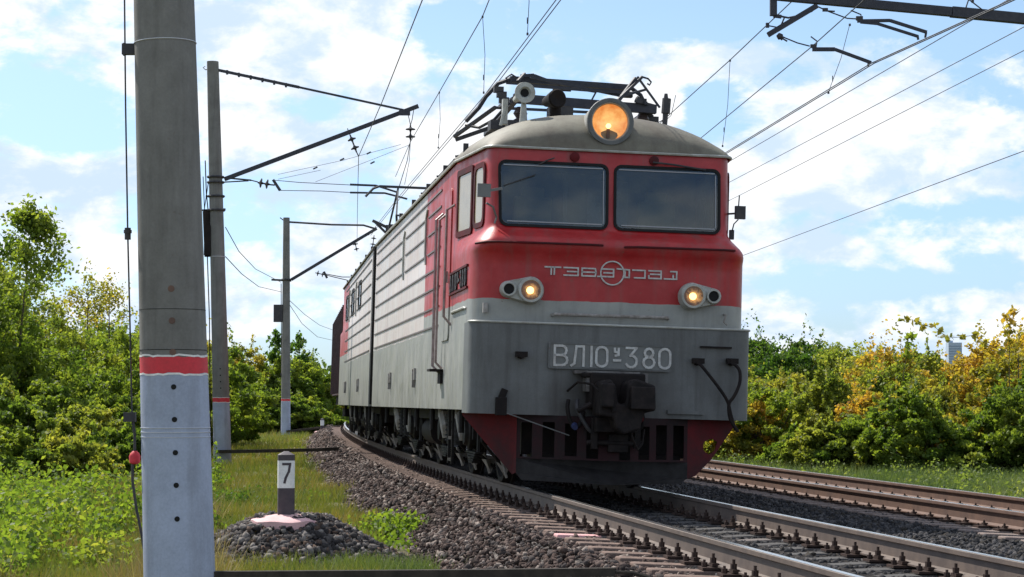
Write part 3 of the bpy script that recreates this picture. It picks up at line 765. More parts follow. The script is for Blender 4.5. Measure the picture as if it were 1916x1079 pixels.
    # buffer beam slab
    def slab_outline(z):
        pts = []; hw = 1.60; a = .17; yf = -.08
        pts.append((-hw, .52))
        for i in range(9): th = R(90 * i / 8); pts.append((-hw + a * (1 - math.cos(th)), yf + a * (1 - math.sin(th))))
        return pts + [(-x, y) for x, y in pts[::-1]]
    o0 = slab_outline(0); n = len(o0); V = []
    zz = (.845, .85, 1.3, 1.83, 1.86)
    for z in zz: V += [(x, y, z) for x, y in o0]
    Fs = [(i * n + k, i * n + (k + 1) % n, (i + 1) * n + (k + 1) % n, (i + 1) * n + k) for i in range(len(zz) - 1) for k in range(n)] + [tuple(range(n))[::-1], tuple(range(len(V) - n, len(V)))]
    slab = MB().add(V, Fs).build('buffer_beam', M['slab'], root, smooth=True)
    b = MB(); lip = [(x * 1.003, y - .006, 1.865) for x, y in o0[1:-1]]; b.tube(lip, .013); b.build('top_lip', M['lightgrey'], slab, smooth=True)
    for (x, z) in ((-1.03, 1.50), (1.36, 1.50), (.97, 1.49)):
        b = MB(); b.cyl((x, -.07, z), (x, -.19, z), .045, .035, 8); b.box((x, -.14, z + .01), (.13, .08, .06)); b.build('air_cock', M['under'], slab)
    MB().box((1.18, -.10, 1.66), (.36, .03, .02)).build('rain_strip', M['under'], slab); MB().box((.85, -.10, .92), (.42, .04, .04)).build('foot_strip', M['slab'], slab)
    b = MB(); b.box((-1.24, -.12, .93), (.12, .09, .20)); b.bar((-1.24, -.12, 1.02), (-1.2, -.12, 1.12), .07); b.build('lever_bracket', M['under'], slab, bevel=.005)
    # number plate
    pl = MB(); fn = lambda x, z, t: Vector((x, -.085 - t, z)); pl.prism(rrect(-.725, 1.365, .665, 1.66, .02, 3), fn, 0, .022); pl = pl.build('number_plate', M['grey'], root, bevel=.004)
    b = MB(); b.ring(rrect(-.725, 1.365, .665, 1.66, .02, 3), rrect(-.705, 1.385, .645, 1.64, .02, 3), fn, .015, .032); b.build('plate_rim', M['slab'], pl)
    b = MB(); items = [('В', -.665, 0, 1), ('Л', -.455, 0, 1), ('1', -.245, 0, 1), ('0', -.165, 0, 1), ('У', .065, .125, .36), ('_', .055, .072, .55), ('3', .20, 0, 1), ('8', .41, 0, 1), ('0', .605 - .0, 0, 1)]
    pol = []
    for g, x, z, k in items:
        w_ = .238; x = -.655 + (x + .665) * .93
        for p_ in GL[g]: pol.append([(x + px * w_ * (k if k < 1 else 1), 1.405 + z + pz * .215 * k) for px, pz in p_])
    for p_ in pol: strokes(b, [p_], .026, fn, .018, .036)
    b.build('lettering', M['letter'], pl)
    # emblem : ring with stroked letters
    b = MB(); e0 = yfront(2.45); fe = lambda x, z, t: Vector((x, e0 - t, z))
    n = 36; po = [(.14 * math.cos(2 * math.pi * i / n), 2.46 + .14 * math.sin(2 * math.pi * i / n)) for i in range(n)]; pi = [(x * .895, 2.46 + (z - 2.46) * .895) for x, z in po]
    b.ring(po, pi, fe, -.01, .02)
    H = .085; z0 = 2.418
    def G(x, pl): return [[(x + a, z0 + c_ * H) for a, c_ in q] for q in pl]
    L = []
    L += G(-.765, [[(0, 1), (.175, 1)], [(.07, .97), (.07, .05)], [(.105, .97), (.105, .05)]])
    L += G(-.55, [[(0, 1), (.16, 1), (.16, 0), (0, 0)], [(.04, .5), (.16, .5)]])
    L += G(-.345, [[(0, 0), (0, 1), (.15, 1), (.16, .5), (.15, 0), (0, 0)], [(0, .5), (.16, .5)]])
    L += G(-.155, [[(.04, 1), (.17, 1), (.17, 0), (-.01, 0)], [(.06, .5), (.17, .5)]])
    L += G(.055, [[(0, 1.1), (.14, 1), (.14, 0)], [(.09, .9), (.09, 0), (.14, 0)]])
    L += G(.235, [[(0, 1), (.14, 1), (.14, 0), (.02, 0)]])
    L += G(.42, [[(0, 1), (.14, 1), (.14, 0), (.0, 0), (.0, .35)], [(.02, .55), (.14, .55)]])
    L += G(.60, [[(.07, 1.0), (.14, 1.0), (.14, 0), (0, 0)], [(.1, .5), (.1, .1)]])
    strokes(b, L, .0165, fe, -.005, .016); b.build('emblem', M['letter'], root)
    # lower headlights
    for sx, big, small in ((-1, -.935, -1.18), (1, .915, 1.15)):
        yf = yfront(2.23); hb = MB(); n = 16
        def stad(r1, r2, k=1.0):
            pts = []
            for i in range(n + 1):
                a = R(-90 + 180 * i / n); pts.append((big + (-sx) * r1 * math.cos(a), 2.23 + r1 * math.sin(a)))
            for i in range(n + 1):
                a = R(90 + 180 * i / n); pts.append((small + (-sx) * r2 * math.cos(a), 2.235 + r2 * math.sin(a)))
            return pts
        ff = lambda x, z, t: Vector((x, yf - t + .10 * max(0, (abs(x) - 1.1)) * 2, z))
        s0 = stad(.155, .095); s1 = stad(.142, .085); nn = len(s0)
        V = [ff(x, z, -.06) for x, z in s0] + [ff(x, z, .07) for x, z in s0] + [ff(x, z, .10) for x, z in s1]
        Fs = [(i * nn + k, i * nn + (k + 1) % nn, (i + 1) * nn + (k + 1) % nn, (i + 1) * nn + k) for i in range(2) for k in range(nn)] + [tuple(range(2 * nn, 3 * nn))]
        hs = hb.add(V, Fs).build('headlight', M['lightgrey'], root, smooth=True)
        b = MB(); b.lathe((big, yf - .09, 2.23), (0, -1, 0), [(0, .145), (.03, .145), (.045, .135), (.045, .112), (.0135, .108)], 28)
        b.lathe((small, yf - .06, 2.235), (0, -1, 0), [(0, .085), (.06, .085), (.07, .078), (.07, .062), (.045, .058)], 24); b.build('bezel', M['lightgrey'], hs, smooth=True)
        b = MB(); b.lathe((big, yf - .106, 2.23), (0, -1, 0), [(0.002, .0), (.002, .112)], 28); b.build('lens', M['reflector_small'], hs)
        b = MB(); b.lathe((small, yf - .106, 2.235), (0, -1, 0), [(0.0, .0), (.0, .062)], 24); b.build('unlit_lamp', M['rubber'], hs)
        b = MB(); b.lathe((big - .01, yf - .125, 2.225), (0, -1, 0), [(0, .001), (.006, .042), (.012, .042), (.02, .001)], 14); b.build('bulb', M['bulb'], hs, smooth=True)
    # roof headlight
    hx, hz = -.02, 4.21; y0 = .28
    b = MB(); b.lathe((hx, y0, hz), (0, 1, 0), [(.10, .20), (.02, .205), (-.0, .215), (.0, .265), (.04, .272), (.2, .262), (.75, .24), (.9, .2)], 36)
    hl = b.build('roof_headlight', M['headring'], root, smooth=True)
    b = MB(); b.lathe((hx, y0 + .03, hz), (0, 1, 0), [(0, .203), (.05, .15), (.08, .08), (.09, 0)], 36); b.build('reflector', M['reflector'], hl, smooth=True)
    b = MB(); b.lathe((hx - .02, y0 - .02, hz - .05), (0, 1, 0), [(0, .001), (.01, .026), (.04, .03), (.06, .001)], 12); b.build('bulb', M['bulb'], hl, smooth=True)
    b = MB(); b.box((hx - .02, y0 + .03, hz - .135), (.035, .02, .10)); b.build('lamp_holder', M['rust'], hl)
    b = MB(); b.lathe((hx, y0 - .012, hz), (0, 1, 0), [(0, .225), (0, .268), (.02, .273)], 36); b.build('bezel', M['slab'], hl, smooth=True)
    # horns
    b = MB(); b.lathe((-.91, 1.0, 4.61), (-.05, 1, .0), [(.05, .045), (0, .07), (-.0, .122), (.02, .125), (.12, .10), (.3, .055), (.6, .035), (.65, .0)], 24); b.cyl((-.91, 1.1, 4.55), (-.91, 1.1, 4.27), .025, .05); b.box((-1.10, 1.35, 4.42), (.06, .10, .30)); b.bar((-1.15, 1.3, 4.25), (-1.1, 1.3, 4.5), .03)
    b.build('horn', M['lightgrey'], root, smooth=True)
    b = MB(); b.lathe((-.91, 1.04, 4.61), (0, 1, 0), [(0, .0), (0, .07)], 20); b.build('horn_throat', M['rubber'], root)
    b = MB(); b.lathe((-.48, 1.25, 4.60), (-.25, 1, 0), [(.03, 0), (0, .10), (.02, .115), (.12, .10), (.35, .06), (.5, .0)], 24); b.cyl((-.48, 1.4, 4.6), (-.48, 1.45, 4.35), .06, .08); b.build('horn', M['under'], root, smooth=True)
    # antenna
    b = MB(); b.cyl((.87, 1.5, 4.3), (.88, 1.5, 4.55), .03, .035, 8); b.cyl((.88, 1.5, 4.52), (.89, 1.5, 4.70), .055, .055, 10); b.cyl((.88, 1.5, 4.7), (.88, 1.5, 4.76), .03, .02, 8); b.tube([(.87, 1.5, 4.42), (.95, 1.5, 4.5), (1.0, 1.5, 4.75)], .004); b.tube([(.87, 1.5, 4.45), (.75, 1.5, 4.38), (.7, 1.5, 4.3)], .006); b.build('antenna', M['black'], root)
    # folded pantograph
    pan = MB()
    pan.bar((-.84, 2.9, 5.07), (.72, 2.9, 5.04), .09, .07); pan.bar((-.84, 3.25, 5.09), (.72, 3.25, 5.06), .05, .05)
    pan.tube([(-.84, 2.9, 5.07), (-.98, 2.95, 5.02), (-1.12, 3.05, 4.86), (-1.2, 3.1, 4.72), (-1.35, 3.2, 4.55)], .028); pan.tube([(.72, 2.9, 5.04), (.86, 2.95, 4.96), (.98, 3.0, 4.76)], .026)
    fr = pan.build('pantograph', M['steel'], root)
    b = MB()
    b.bar((-.86, 2.4, 4.75), (.95, 2.4, 4.70), .10, .11); b.bar((-.86, 5.2, 4.66), (.95, 5.2, 4.66), .08, .1); b.bar((-.84, 2.4, 4.73), (-.84, 5.2, 4.68), .07); b.bar((.9, 2.4, 4.7), (.9, 5.2, 4.68), .07)
    b.build('base_frame', M['steel'], fr)
    b = MB()
    for (p, q, w) in (((-.80, 2.3, 4.78), (-.70, 4.9, 5.02), .04), ((.80, 2.3, 4.76), (.65, 4.9, 5.02), .04), ((-.75, 4.9, 5.0), (.7, 4.9, 5.0), .035), ((-.80, 2.4, 4.92), (.62, 2.5, 4.90), .03),
                      ((-.62, 2.6, 5.06), (.55, 2.5, 4.86), .03), ((.35, 2.3, 4.68), (.78, 2.5, 5.12), .035), ((.52, 2.4, 4.85), (.86, 2.6, 4.98), .03), ((.70, 2.5, 5.10), (.45, 2.4, 4.76), .04),
                      ((.72, 2.5, 5.12), (1.02, 2.5, 4.74), .025), ((-.35, 2.5, 4.9), (-.12, 2.5, 4.9), .025), ((.18, 2.4, 4.88), (.10, 2.4, 4.72), .02), ((.0, 2.4, 4.90), (.18, 2.4, 4.88), .02), ((-.72, 2.8, 5.1), (-.55, 2.8, 5.12), .04),
                      ((-.55, 2.8, 5.12), (-.2, 2.9, 5.03), .03), ((-.78, 2.6, 5.0), (-.68, 2.7, 5.12), .03)):
        b.bar(p, q, w)
    b.tube([(.78, 2.5, 5.12), (.86, 2.5, 5.1), (.90, 2.5, 5.06), (.88, 2.5, 5.02), (.85, 2.5, 5.04)], .012)
    b.tube([(-.86, 2.7, 4.99), (-.92, 2.7, 5.05), (-.85, 2.7, 5.1), (-.78, 2.7, 5.06)], .012)
    b.build('folded_arm', M['steel'], fr)
    b = MB()
    for k in range(7): b.bar((.66 + .03 * k, 2.3 + .1 * k, 4.78 + .04 * (k % 3)), (.94 + .01 * k, 2.4 + .1 * k, 4.74 - .03 * k), .035)
    for (x, z) in ((.88, 4.66), (.96, 4.6), (.8, 4.82), (-.95, 4.75), (-1.02, 4.88), (-.98, 4.82), (.62, 4.9)): b.box((x, 2.6, z), (.12, .1, .07))
    b.build('spring_gear', M['black'], fr)
    for x in (-.75, .8):
        for y in (2.5, 5.1):
            b = MB(); b.lathe((x, y, 4.28), (0, 0, 1), [(0, .06), (.06, .10), (.08, .05), (.13, .10), (.16, .05), (.21, .10), (.24, .05), (.30, .09), (.38, .05)], 14)
            b.build('insulator', M['porcelain'], fr, smooth=True)
    b = MB(); b.tube([(-1.35, 3.2, 4.5), (-1.2, 3.0, 4.45), (-1.05, 2.7, 4.52), (-.9, 2.5, 4.7)], .02); b.bar((-1.45, 3.6, 4.4), (-1.0, 3.0, 4.72), .04); b.bar((-1.4, 3.9, 4.4), (-.9, 3.9, 4.6), .05); b.box((-1.0, 2.6, 4.42), (.25, .3, .12)); b.box((-.45, 2.4, 4.40), (1.0, .5, .09)); b.box((.2, 2.2, 4.5), (.10, .2, .28)); b.box((-.3, 2.2, 4.52), (.3, .2, .22)); b.build('cable', M['black'], fr)
    # coupler
    b = MB(); b.box((.02, -.22, 1.13), (.62, .30, .40)); b.box((-.15, -.25, 1.30), (.86 * .5, .18, .06)); b.box((.21, -.25, 1.30), (.2, .2, .06))
    cp = b.build('coupler', M['under'], root, bevel=.02)
    b = MB(); n_ = [( -.26, .86), (-.24, 1.22), (-.14, 1.26), (-.08, 1.18), (-.05, 1.0), (.02, .98), (.06, 1.22), (.14, 1.27), (.36, 1.20), (.37, .93), (.24, .90), (.20, .72), (.02, .66), (-.06, .72), (-.10, .84)]
    fc = lambda x, z, t: Vector((x, -.35 - t, z)); b.prism(n_, fc, 0, .42); b.build('coupler_head', M['coupler'], cp, bevel=.025)
    b = MB(); b.box((-.18, -.80, 1.08), (.14, .16, .26)); b.build('coupler_jaw', M['coupler'], cp, bevel=.02); b = MB(); b.box((.20, -.82, 1.06), (.26, .14, .24)); b.cyl((-.3, -.5, .98), (-.45, -.5, .9), .03); b.cyl((-.16, -.8, 1.2), (-.1, -.82, .9), .035, .02); b.build('coupler_jaw', M['coupler'], cp, bevel=.02)
    b = MB(); b.box((-.07, -.14, 1.335), (.74, .12, .035)); b.box((-.30, -.2, 1.23), (.05, .25, .22)); b.box((.34, -.2, 1.23), (.05, .25, .22)); b.box((-.2, -.18, 1.31), (.16, .14, .015)); b.build('striker_plate', M['dust2'], cp)
    b = MB(); b.box((.0, -.36, .76), (.46, .22, .16)); b.box((-.22, -.3, .66), (.07, .08, .34)); b.box((.26, -.3, .68), (.07, .08, .34)); b.cyl((-.3, -.3, .56), (.32, -.3, .56), .03); b.box((.05, -.26, .56), (.22, .12, .2)); b.build('coupler_cradle', M['coupler'], cp, bevel=.012)
    b = MB(); b.tube([(.12, -.55, .74), (.16, -.6, .6), (.22, -.55, .5), (.3, -.4, .56), (.34, -.3, .72)], .012); b.tube([(-.5, -.12, 1.12), (-.42, -.3, 1.22), (-.3, -.5, 1.2), (-.22, -.7, 1.1)], .014); b.build('release_chain', M['under'], cp)
    # hoses
    def hose(pts, r, mname, nm='air_hose'):
        b = MB(); 
        P_ = []
        for i in range(len(pts) - 1):
            for k in range(4): P_.append(Vector(pts[i]).lerp(Vector(pts[i + 1]), k / 4))
        P_.append(Vector(pts[-1]))
        for _ in range(3): P_ = [P_[0]] + [(P_[i - 1] + P_[i] * 2 + P_[i + 1]) / 4 for i in range(1, len(P_) - 1)] + [P_[-1]]
        b.tube(P_, r, 8); return b.build(nm, M[mname], root, smooth=True)
    hose([(.97, -.16, 1.48), (1.02, -.2, 1.42), (1.18, -.24, 1.22), (1.30, -.24, 1.06), (1.34, -.22, .90), (1.40, -.2, .74)], .019, 'under')
    hose([(1.36, -.17, 1.49), (1.44, -.2, 1.42), (1.44, -.22, 1.26), (1.36, -.24, 1.10), (1.30, -.24, 1.04), (1.32, -.22, .86), (1.43, -.2, .72)], .019, 'under')
    hose([(-.50, -.2, 1.02), (-.52, -.24, .95), (-.50, -.26, .82), (-.44, -.26, .70), (-.36, -.25, .76), (-.33, -.22, .9)], .024, 'under')
    hose([(-.40, -.2, 1.02), (-.42, -.28, .92), (-.30, -.3, .72), (-.24, -.28, .66), (-.18, -.3, .8)], .024, 'black')
    hose([(.28, -.25, .98), (.34, -.3, .84), (.30, -.3, .70), (.22, -.28, .8)], .022, 'under')
    b = MB(); b.bar((-1.22, -.15, .87), (-.48, -.2, .63), .012); b.build('uncoupling_lever', M['slab'], root)
    b = MB(); b.cyl((-.44, -.26, .74), (-.44, -.34, .72), .04, .03, 10); b.build('hose_coupling', M['bluecap'], root)
    b = MB(); b.cyl((.3, -.26, .84), (.3, -.34, .83), .035, .03, 10); b.build('hose_coupling', M['darkred'], root)
    # plough
    Z1 = .845; 
    def plow_front(x, z, t):     # slight V shape
        return Vector((x, -.30 + .30 * abs(x) + .05 * (z - .1) + t, z))
    out = [(-1.10, Z1), (-1.04, .20), (-.97, .12), (.80, .12), (.97, .22), (1.42, .80), (1.42, Z1)]
    slots = [(-.93, .38, .76), (-.69, .38, .77), (-.45, .40, .76), (-.22, .38, .74), (.14, .37, .74), (.37, .38, .75), (.58, .385, .77), (.79, .385, .77)]
    # build as vertical strips with slot openings
    def strip(b, x0, x1, z0, z1): b.prism([(x0, z0), (x1, z0), (x1, z1), (x0, z1)], plow_front, 0, .02)
    b = MB(); w = .065
    xs = [-1.035] + [v for s_ in slots for v in (s_[0] - w, s_[0] + w)] + [.90]
    for i in range(0, len(xs), 2):
        x0, x1 = xs[i], xs[i + 1]
        b.prism([(x0, .36), (x1, .36), (x1, Z1), (x0, Z1)], plow_front, 0, .02)
    for (x, z0, z1) in slots:
        strip(b, x - w, x + w, z1, Z1)
        if z0 > .36: strip(b, x - w, x + w, .36, z0)
    b.build('plough_grille', M['grille'], root)
    b = MB(); b.prism([(-1.035, .20), (-.97, .12), (0, .10), (.80, .12), (.90, .18), (.90, .36), (-1.035, .36)], plow_front, -.004, .02); b.build('plough_blade', M['dirt'], root)
    b = MB(); outp = [(.90, .18), (1.0, .21), (1.20, .40), (1.48, .78), (1.48, Z1), (.90, Z1)]
    hole = [(1.10, .50), (1.17, .45), (1.24, .50), (1.27, .60), (1.19, .635), (1.10, .59)]
    fnp = plow_front; nO, nH = len(outp), len(hole)
    # bridge outline and hole by quads
    ang = lambda p: math.atan2(p[1] - .54, p[0] - 1.165)
    import itertools
    rays = [R(a) for a in range(-180, 180, 15)]
    def hit(poly, a):
        best = None; dx, dz = math.cos(a), math.sin(a)
        for i in range(len(poly)):
            (x1, z1), (x2, z2) = poly[i], poly[(i + 1) % len(poly)]; ex, ez = x2 - x1, z2 - z1; det = dx * -ez + dz * ex
            if abs(det) < 1e-9: continue
            tt = ((x1 - 1.165) * -ez + (z1 - .54) * ex) / det; uu = (dx * (z1 - .54) - dz * (x1 - 1.165)) / det
            if tt > 0 and -1e-6 <= uu <= 1 + 1e-6 and (best is None or tt < best): best = tt
        return (1.165 + dx * best, .54 + dz * best)
    rays = sorted(rays + [ang(p) for p in outp])
    b.ring([hit(outp, a) for a in rays], [hit(hole, a) for a in rays], fnp, .002, .024); b.build('plough_wing', M['darkred'], root)
    b = MB(); b.add([(-1.60, .42, Z1), (-1.035, .04, Z1), (-1.035, .015, .2), (-1.07, .06, .18), (-1.60, .44, .82), (-1.03, .08, Z1)], [(0, 1, 2, 3, 4)]); 
    b.add([(-1.60, .45, Z1), (-1.035, .07, Z1), (-1.035, .045, .2), (-1.07, .09, .18), (-1.60, .47, .82)], [(4, 3, 2, 1, 0)]); b.build('plough_wing', M['darkred'], root, fix=False)
    b = MB(); b.box((0, .5, .62), (1.9, .5, .44)); b.box((0, .3, .3), (1.7, .3, .25)); b.build('draft_box', M['under'], root)
M['grey_rail'] = weathered('handrail_paint', (.36, .28, .27), (.2, .15, .14), 9, .5)
M['headring'] = weathered('headlight_casing', (.33, .33, .31), (.2, .19, .17), 6, .5)
M['coupler'] = weathered('coupler_iron', (.012, .010, .010), (.026, .02, .019), 9, .65)
M['dust2'] = weathered('striker_dust', (.10, .09, .085), (.2, .19, .18), 7, .6)
M['grille'] = weathered('plough_grille_paint', (.032, .012, .014), (.016, .014, .014), 3, .7)
M['bluecap'] = mat('blue_cap', (.02, .03, .09), .5)

def make_bogie(root, yc):
    bg = empty('bogie'); bg.parent = root; bg.location = (0, yc, 0)
    b = MB()
    for sx in (-1, 1):
        pr = [(-2.1, .74), (-1.9, .82), (-.9, .80), (-.6, .60), (.6, .60), (.9, .80), (1.9, .82), (2.1, .74), (2.1, .58), (1.0, .58), (.7, .42), (-.7, .42), (-1.0, .58), (-2.1, .58)]
        b.prism(pr, lambda y, z, t: Vector((sx * (1.05 + t), y, z)), 0, .14)
    b.box((0, 0, .62), (2.1, .5, .3)); b.box((0, 2.05, .66), (2.2, .12, .2)); b.box((0, -2.05, .66), (2.2, .12, .2))
    b.build('bogie_frame', M['under'], bg)
    for ya in (-1.5, 1.5):
        wh = MB()
        for sx in (-1, 1):
            wh.lathe((sx * .735, ya, .60), (sx, 0, 0), [(0, .0), (0, .635), (.03, .635), (.035, .605), (.135, .60), (.135, .54), (.09, .50), (.07, .25), (.13, .17), (.13, 0)], 32)
        wh.cyl((-.74, ya, .6), (.74, ya, .6), .09, n=12)
        wh.build('wheelset', M['under'], bg, smooth=True)
        for sx in (-1, 1):
            b = MB(); b.lathe((sx * 1.10, ya, .60), (sx, 0, 0), [(0, .2), (.18, .2), (.20, .16), (.24, .15), (.25, 0)], 16); b.box((sx * 1.18, ya, .6), (.16, .62, .16)); b.build('axle_box', M['axle'], bg, smooth=True)
            b = MB()
            for k in range(5): b.box((sx * 1.2, ya, .36 - .03 * k + .0), (.1, 1.0 - .16 * k, .022))
            for q in (-.45, .45): b.cyl((sx * 1.2, ya + q, .36), (sx * 1.2, ya + q, .72), .03, n=6)
            b.build('leaf_spring', M['axle'], bg)
            b = MB()
            for q in (-1, 1):
                b.tube([(sx * 1.22, ya + q * .72, .82), (sx * 1.2, ya + q * .74, .5), (sx * 1.0, ya + q * .70, .28), (sx * .86, ya + q * .66, .16)], .018)
            b.build('brake_rod', M['axle'], bg)
            b = MB()
            for q in (-1, 1):
                b.add([(sx * 1.02, ya + q * .70, .26), (sx * .98, ya + q * .60, .26), (sx * .9, ya + q * .66, .08), (sx * .84, ya + q * .72, .26)], [(0, 1, 2), (1, 3, 2), (3, 0, 2), (0, 3, 1)])
                b.cyl((sx * .98, ya + q * .80, .34), (sx * .90, ya + q * .80, .08), .022, .015, 6)
            b.build('sanding_pipe', M['dust'], bg)
    for sx in (-1, 1):
        b = MB()
        for q in (-.42, .42):
            b = MB(); b.cyl((sx * 1.24, q, .42), (sx * 1.24, q, .86), .10, n=12)
            for k in range(6): b.cyl((sx * 1.24, q, .46 + .065 * k), (sx * 1.24, q, .485 + .065 * k), .125, n=12)
            b.build('coil_spring', M['axle'], bg, smooth=False)
        for q in (-.95, 1.05):
            b = MB(); b.tube([(sx * 1.30, q - .18, .50), (sx * 1.32, q - .20, .66), (sx * 1.32, q - .12, .78), (sx * 1.32, q + .12, .80), (sx * 1.30, q + .22, .74)], [.05, .07, .08, .07, .04], 8)
            b.cyl((sx * 1.36, q + .05, .78), (sx * 1.36, q + .05, .90), .035, .035, 8); b.build('brake_cylinder', M['dust'], bg, smooth=True)
    return bg
M['axle'] = weathered('axlebox_iron', (.011, .010, .010), (.025, .022, .021), 8, .6)
def under_section(root):
    for yc in (4.0, 11.4): make_bogie(root, yc)
    b = MB()
    b.box((0, LEN / 2, .80), (2.6, LEN - 1.4, .14)); b.box((0, 7.7, .62), (1.6, 1.6, .3)); b.build('underframe', M['under'], root)
    b = MB()
    for y in (1.9, 5.4, 7.7, 9.6, 13.4):
        for sx in (-1, 1): b.cyl((sx * 1.44, y, .60), (sx * 1.44, y, .9), .035, .035, 8)
    for sx in (-1, 1): b.bar((sx * 1.44, 2.8, .2), (sx * 1.44, 2.8, .88), .03); b.bar((sx * 1.44, 3.2, .2), (sx * 1.44, 3.2, .88), .03)
    for sx in (-1, 1):
        for z in (.25, .52): b.bar((sx * 1.44, 2.8, z), (sx * 1.44, 3.2, z), .035)
    b.build('hanger_post', M['axle'], root)
    b = MB()
    for sx in (-1, 1): b.cyl((sx * 1.1, 7.0, .55), (sx * 1.1, 8.4, .55), .2, n=16)
    b.build('air_tank', M['under'], root, smooth=True)
def roof_gear(root, ys):
    for y in ys:
        b = MB()
        for x in (-1.1, -.2, .7):
            b.lathe((x, y, 4.25), (0, 0, 1), [(0, .05), (.04, .09), (.06, .045), (.11, .09), (.13, .045), (.18, .08), (.22, .03)], 12)
        b.bar((-1.15, y, 4.47), (.8, y, 4.47), .03); b.box((-1.0, y + .6, 4.32), (.35, .5, .14))
        b.build('roof_insulator', M['black'], root)
    b = MB(); b.bar((-1.1, ys[0], 4.48), (-1.1, ys[-1], 4.48), .03)
    for y in np.arange(1.8, LEN - 1, 2.3): b.box((-1.50, y, 4.02), (.06, .05, .12))
    b.build('bus_bar', M['black'], root)
A = empty('electric_locomotive', frame(.0)); A.matrix_world = frame(0.0)
def loco_matrix(s_front):
    p1 = Vector((*track(s_front + 4.0), 0)); p2 = Vector((*track(s_front + 11.4), 0)); d = (p2 - p1).normalized()
    a = math.atan2(-d.x, d.y); b = CANT
    X = Vector((math.cos(a) * math.cos(b), math.sin(a) * math.cos(b), -math.sin(b))); Y = Vector((-math.sin(a), math.cos(a), 0)); Z = X.cross(Y)
    o = p1 - d * 4.0; o.z = plane_z(0)
    return Matrix(((X.x, Y.x, Z.x, o.x), (X.y, Y.y, Z.y, o.y), (X.z, Y.z, Z.z, o.z), (0, 0, 0, 1)))
A.matrix_world = loco_matrix(0)
tag(A, 'red and grey electric locomotive section with lit headlights and number plate, leading the train', 'locomotive', 'locomotive sections')
body, roof = make_section(True, A, M['paint_a']); make_front(A, body, roof); under_section(A); roof_gear(A, (6.2, 8.8, 11.4))
B2 = empty('electric_locomotive', loco_matrix(LEN + 1.1)); tag(B2, 'second grey and red locomotive section coupled behind the leading cab section', 'locomotive', 'locomotive sections')
make_section(False, B2, M['paint_b']); under_section(B2); roof_gear(B2, (3.5, 8.8))
for sx in (-1,):
    for y in (4.6, 7.9, 10.9):
        f = lambda yy, z, t: Vector((sx * (1.58 + t), yy, z))
        w = MB().ring(rrect(y - .55, 2.95, y + .55, 3.55, .08), rrect(y - .47, 3.02, y + .47, 3.48, .06), f, -.01, .025).build('side_window', M['rubber'], B2)
        pi = rrect(y - .47, 3.02, y + .47, 3.48, .06); MB().add([f(a, z, .008) for a, z in pi], [tuple(range(len(pi)))]).build('pane', M['glass'], w)
# gangway bellows between the sections, part of the rear one
b = MB(); b.box((0, -.5, 2.3), (1.5, .95, 2.6)); b.build('gangway', M['rubber'], B2)
b = MB(); b.box((0, -.05, 2.42), (3.12, .08, 3.0)); b.build('gap_shade_panel', M['rubber'], B2)  # added black panel that paints the shade in the gap between sections
b = MB(); b.box((-1.30, -.15, 4.05), (.12, .12, .6)); b.bar((-1.32, -.15, 4.3), (-1.62, -.2, 4.42), .05); b.bar((-1.3, -.15, 4.15), (-1.6, -.2, 4.42), .04); b.build('roof_bracket', M['black'], B2)
# raised pantograph on the rear section
Y0 = 9.2
b = MB(); b.bar((-1.0, Y0, 6.10), (1.0, Y0, 6.10), .10, .05); b.tube([(-1.0, Y0, 6.10), (-1.14, Y0, 6.04), (-1.32, Y0, 5.84)], .03); b.tube([(1.0, Y0, 6.10), (1.14, Y0, 6.04), (1.32, Y0, 5.84)], .03)
pg = b.build('pantograph', M['steel'], B2)
b = MB()
for sx in (-1, 1):
    b.bar((sx * .55, Y0, 6.06), (sx * .65, Y0 + 1.3, 5.3), .04); b.bar((sx * .65, Y0 + 1.3, 5.3), (sx * .5, Y0, 4.5), .05); b.bar((sx * .55, Y0, 6.06), (sx * .65, Y0 - 1.3, 5.3), .04); b.bar((sx * .65, Y0 - 1.3, 5.3), (sx * .5, Y0, 4.5), .05)
b.bar((-.65, Y0 + 1.3, 5.3), (.65, Y0 + 1.3, 5.3), .04); b.bar((-.65, Y0 - 1.3, 5.3), (.65, Y0 - 1.3, 5.3), .04); b.box((0, Y0, 4.5), (1.3, 1.6, .1)); b.build('raised_arm', M['steel'], pg)
# wagon
ws = 2 * LEN + 2.2
Wg = empty('freight_wagon', loco_matrix(ws)); tag(Wg, 'dark brown wagon just visible behind the rear locomotive section', 'wagon')
b = MB(); b.prism([(-1.45, 1.15), (-1.45, 3.6), (-1.2, 3.85), (-.6, 4.0), (.6, 4.0), (1.2, 3.85), (1.45, 3.6), (1.45, 1.15)], lambda x, z, t: Vector((x, t, z)), 0, 14); b.build('wagon_body', M['wagon'], Wg, bevel=.02)
b = MB()
for y in np.arange(.1, 14, 1.15):
    b.box((-1.47, y, 2.4), (.07, .09, 2.4))
b.build('side_post', M['wagon'], Wg)
b = MB(); b.bar((-1.3, -.12, 1.2), (-1.3, -.12, 3.6), .04); b.bar((-.9, -.12, 1.2), (-.9, -.12, 3.6), .04)
for z in np.arange(1.3, 3.6, .32): b.bar((-1.3, -.12, z), (-.9, -.12, z), .03)
b.build('end_ladder', M['black'], Wg)
for yc in (2.4, 11.4):
    b = MB(); b.box((0, yc, .62), (2.2, 2.4, .25))
    for sx in (-1, 1):
        for q in (-.92, .92): b.lathe((sx * .735, yc + q, .475), (sx, 0, 0), [(0, 0), (0, .5), (.03, .5), (.035, .475), (.13, .47), (.1, .1), (.12, 0)], 20)
    b.build('wheel_truck', M['under'], Wg)
b = MB(); b.box((0, 7, 1.0), (2.6, 13.6, .28)); b.build('underframe', M['under'], Wg)

for k_ in ('axle', 'coupler', 'grille', 'dust2'): M[k_].node_tree.nodes['Principled BSDF'].inputs['Specular IOR Level'].default_value = .15
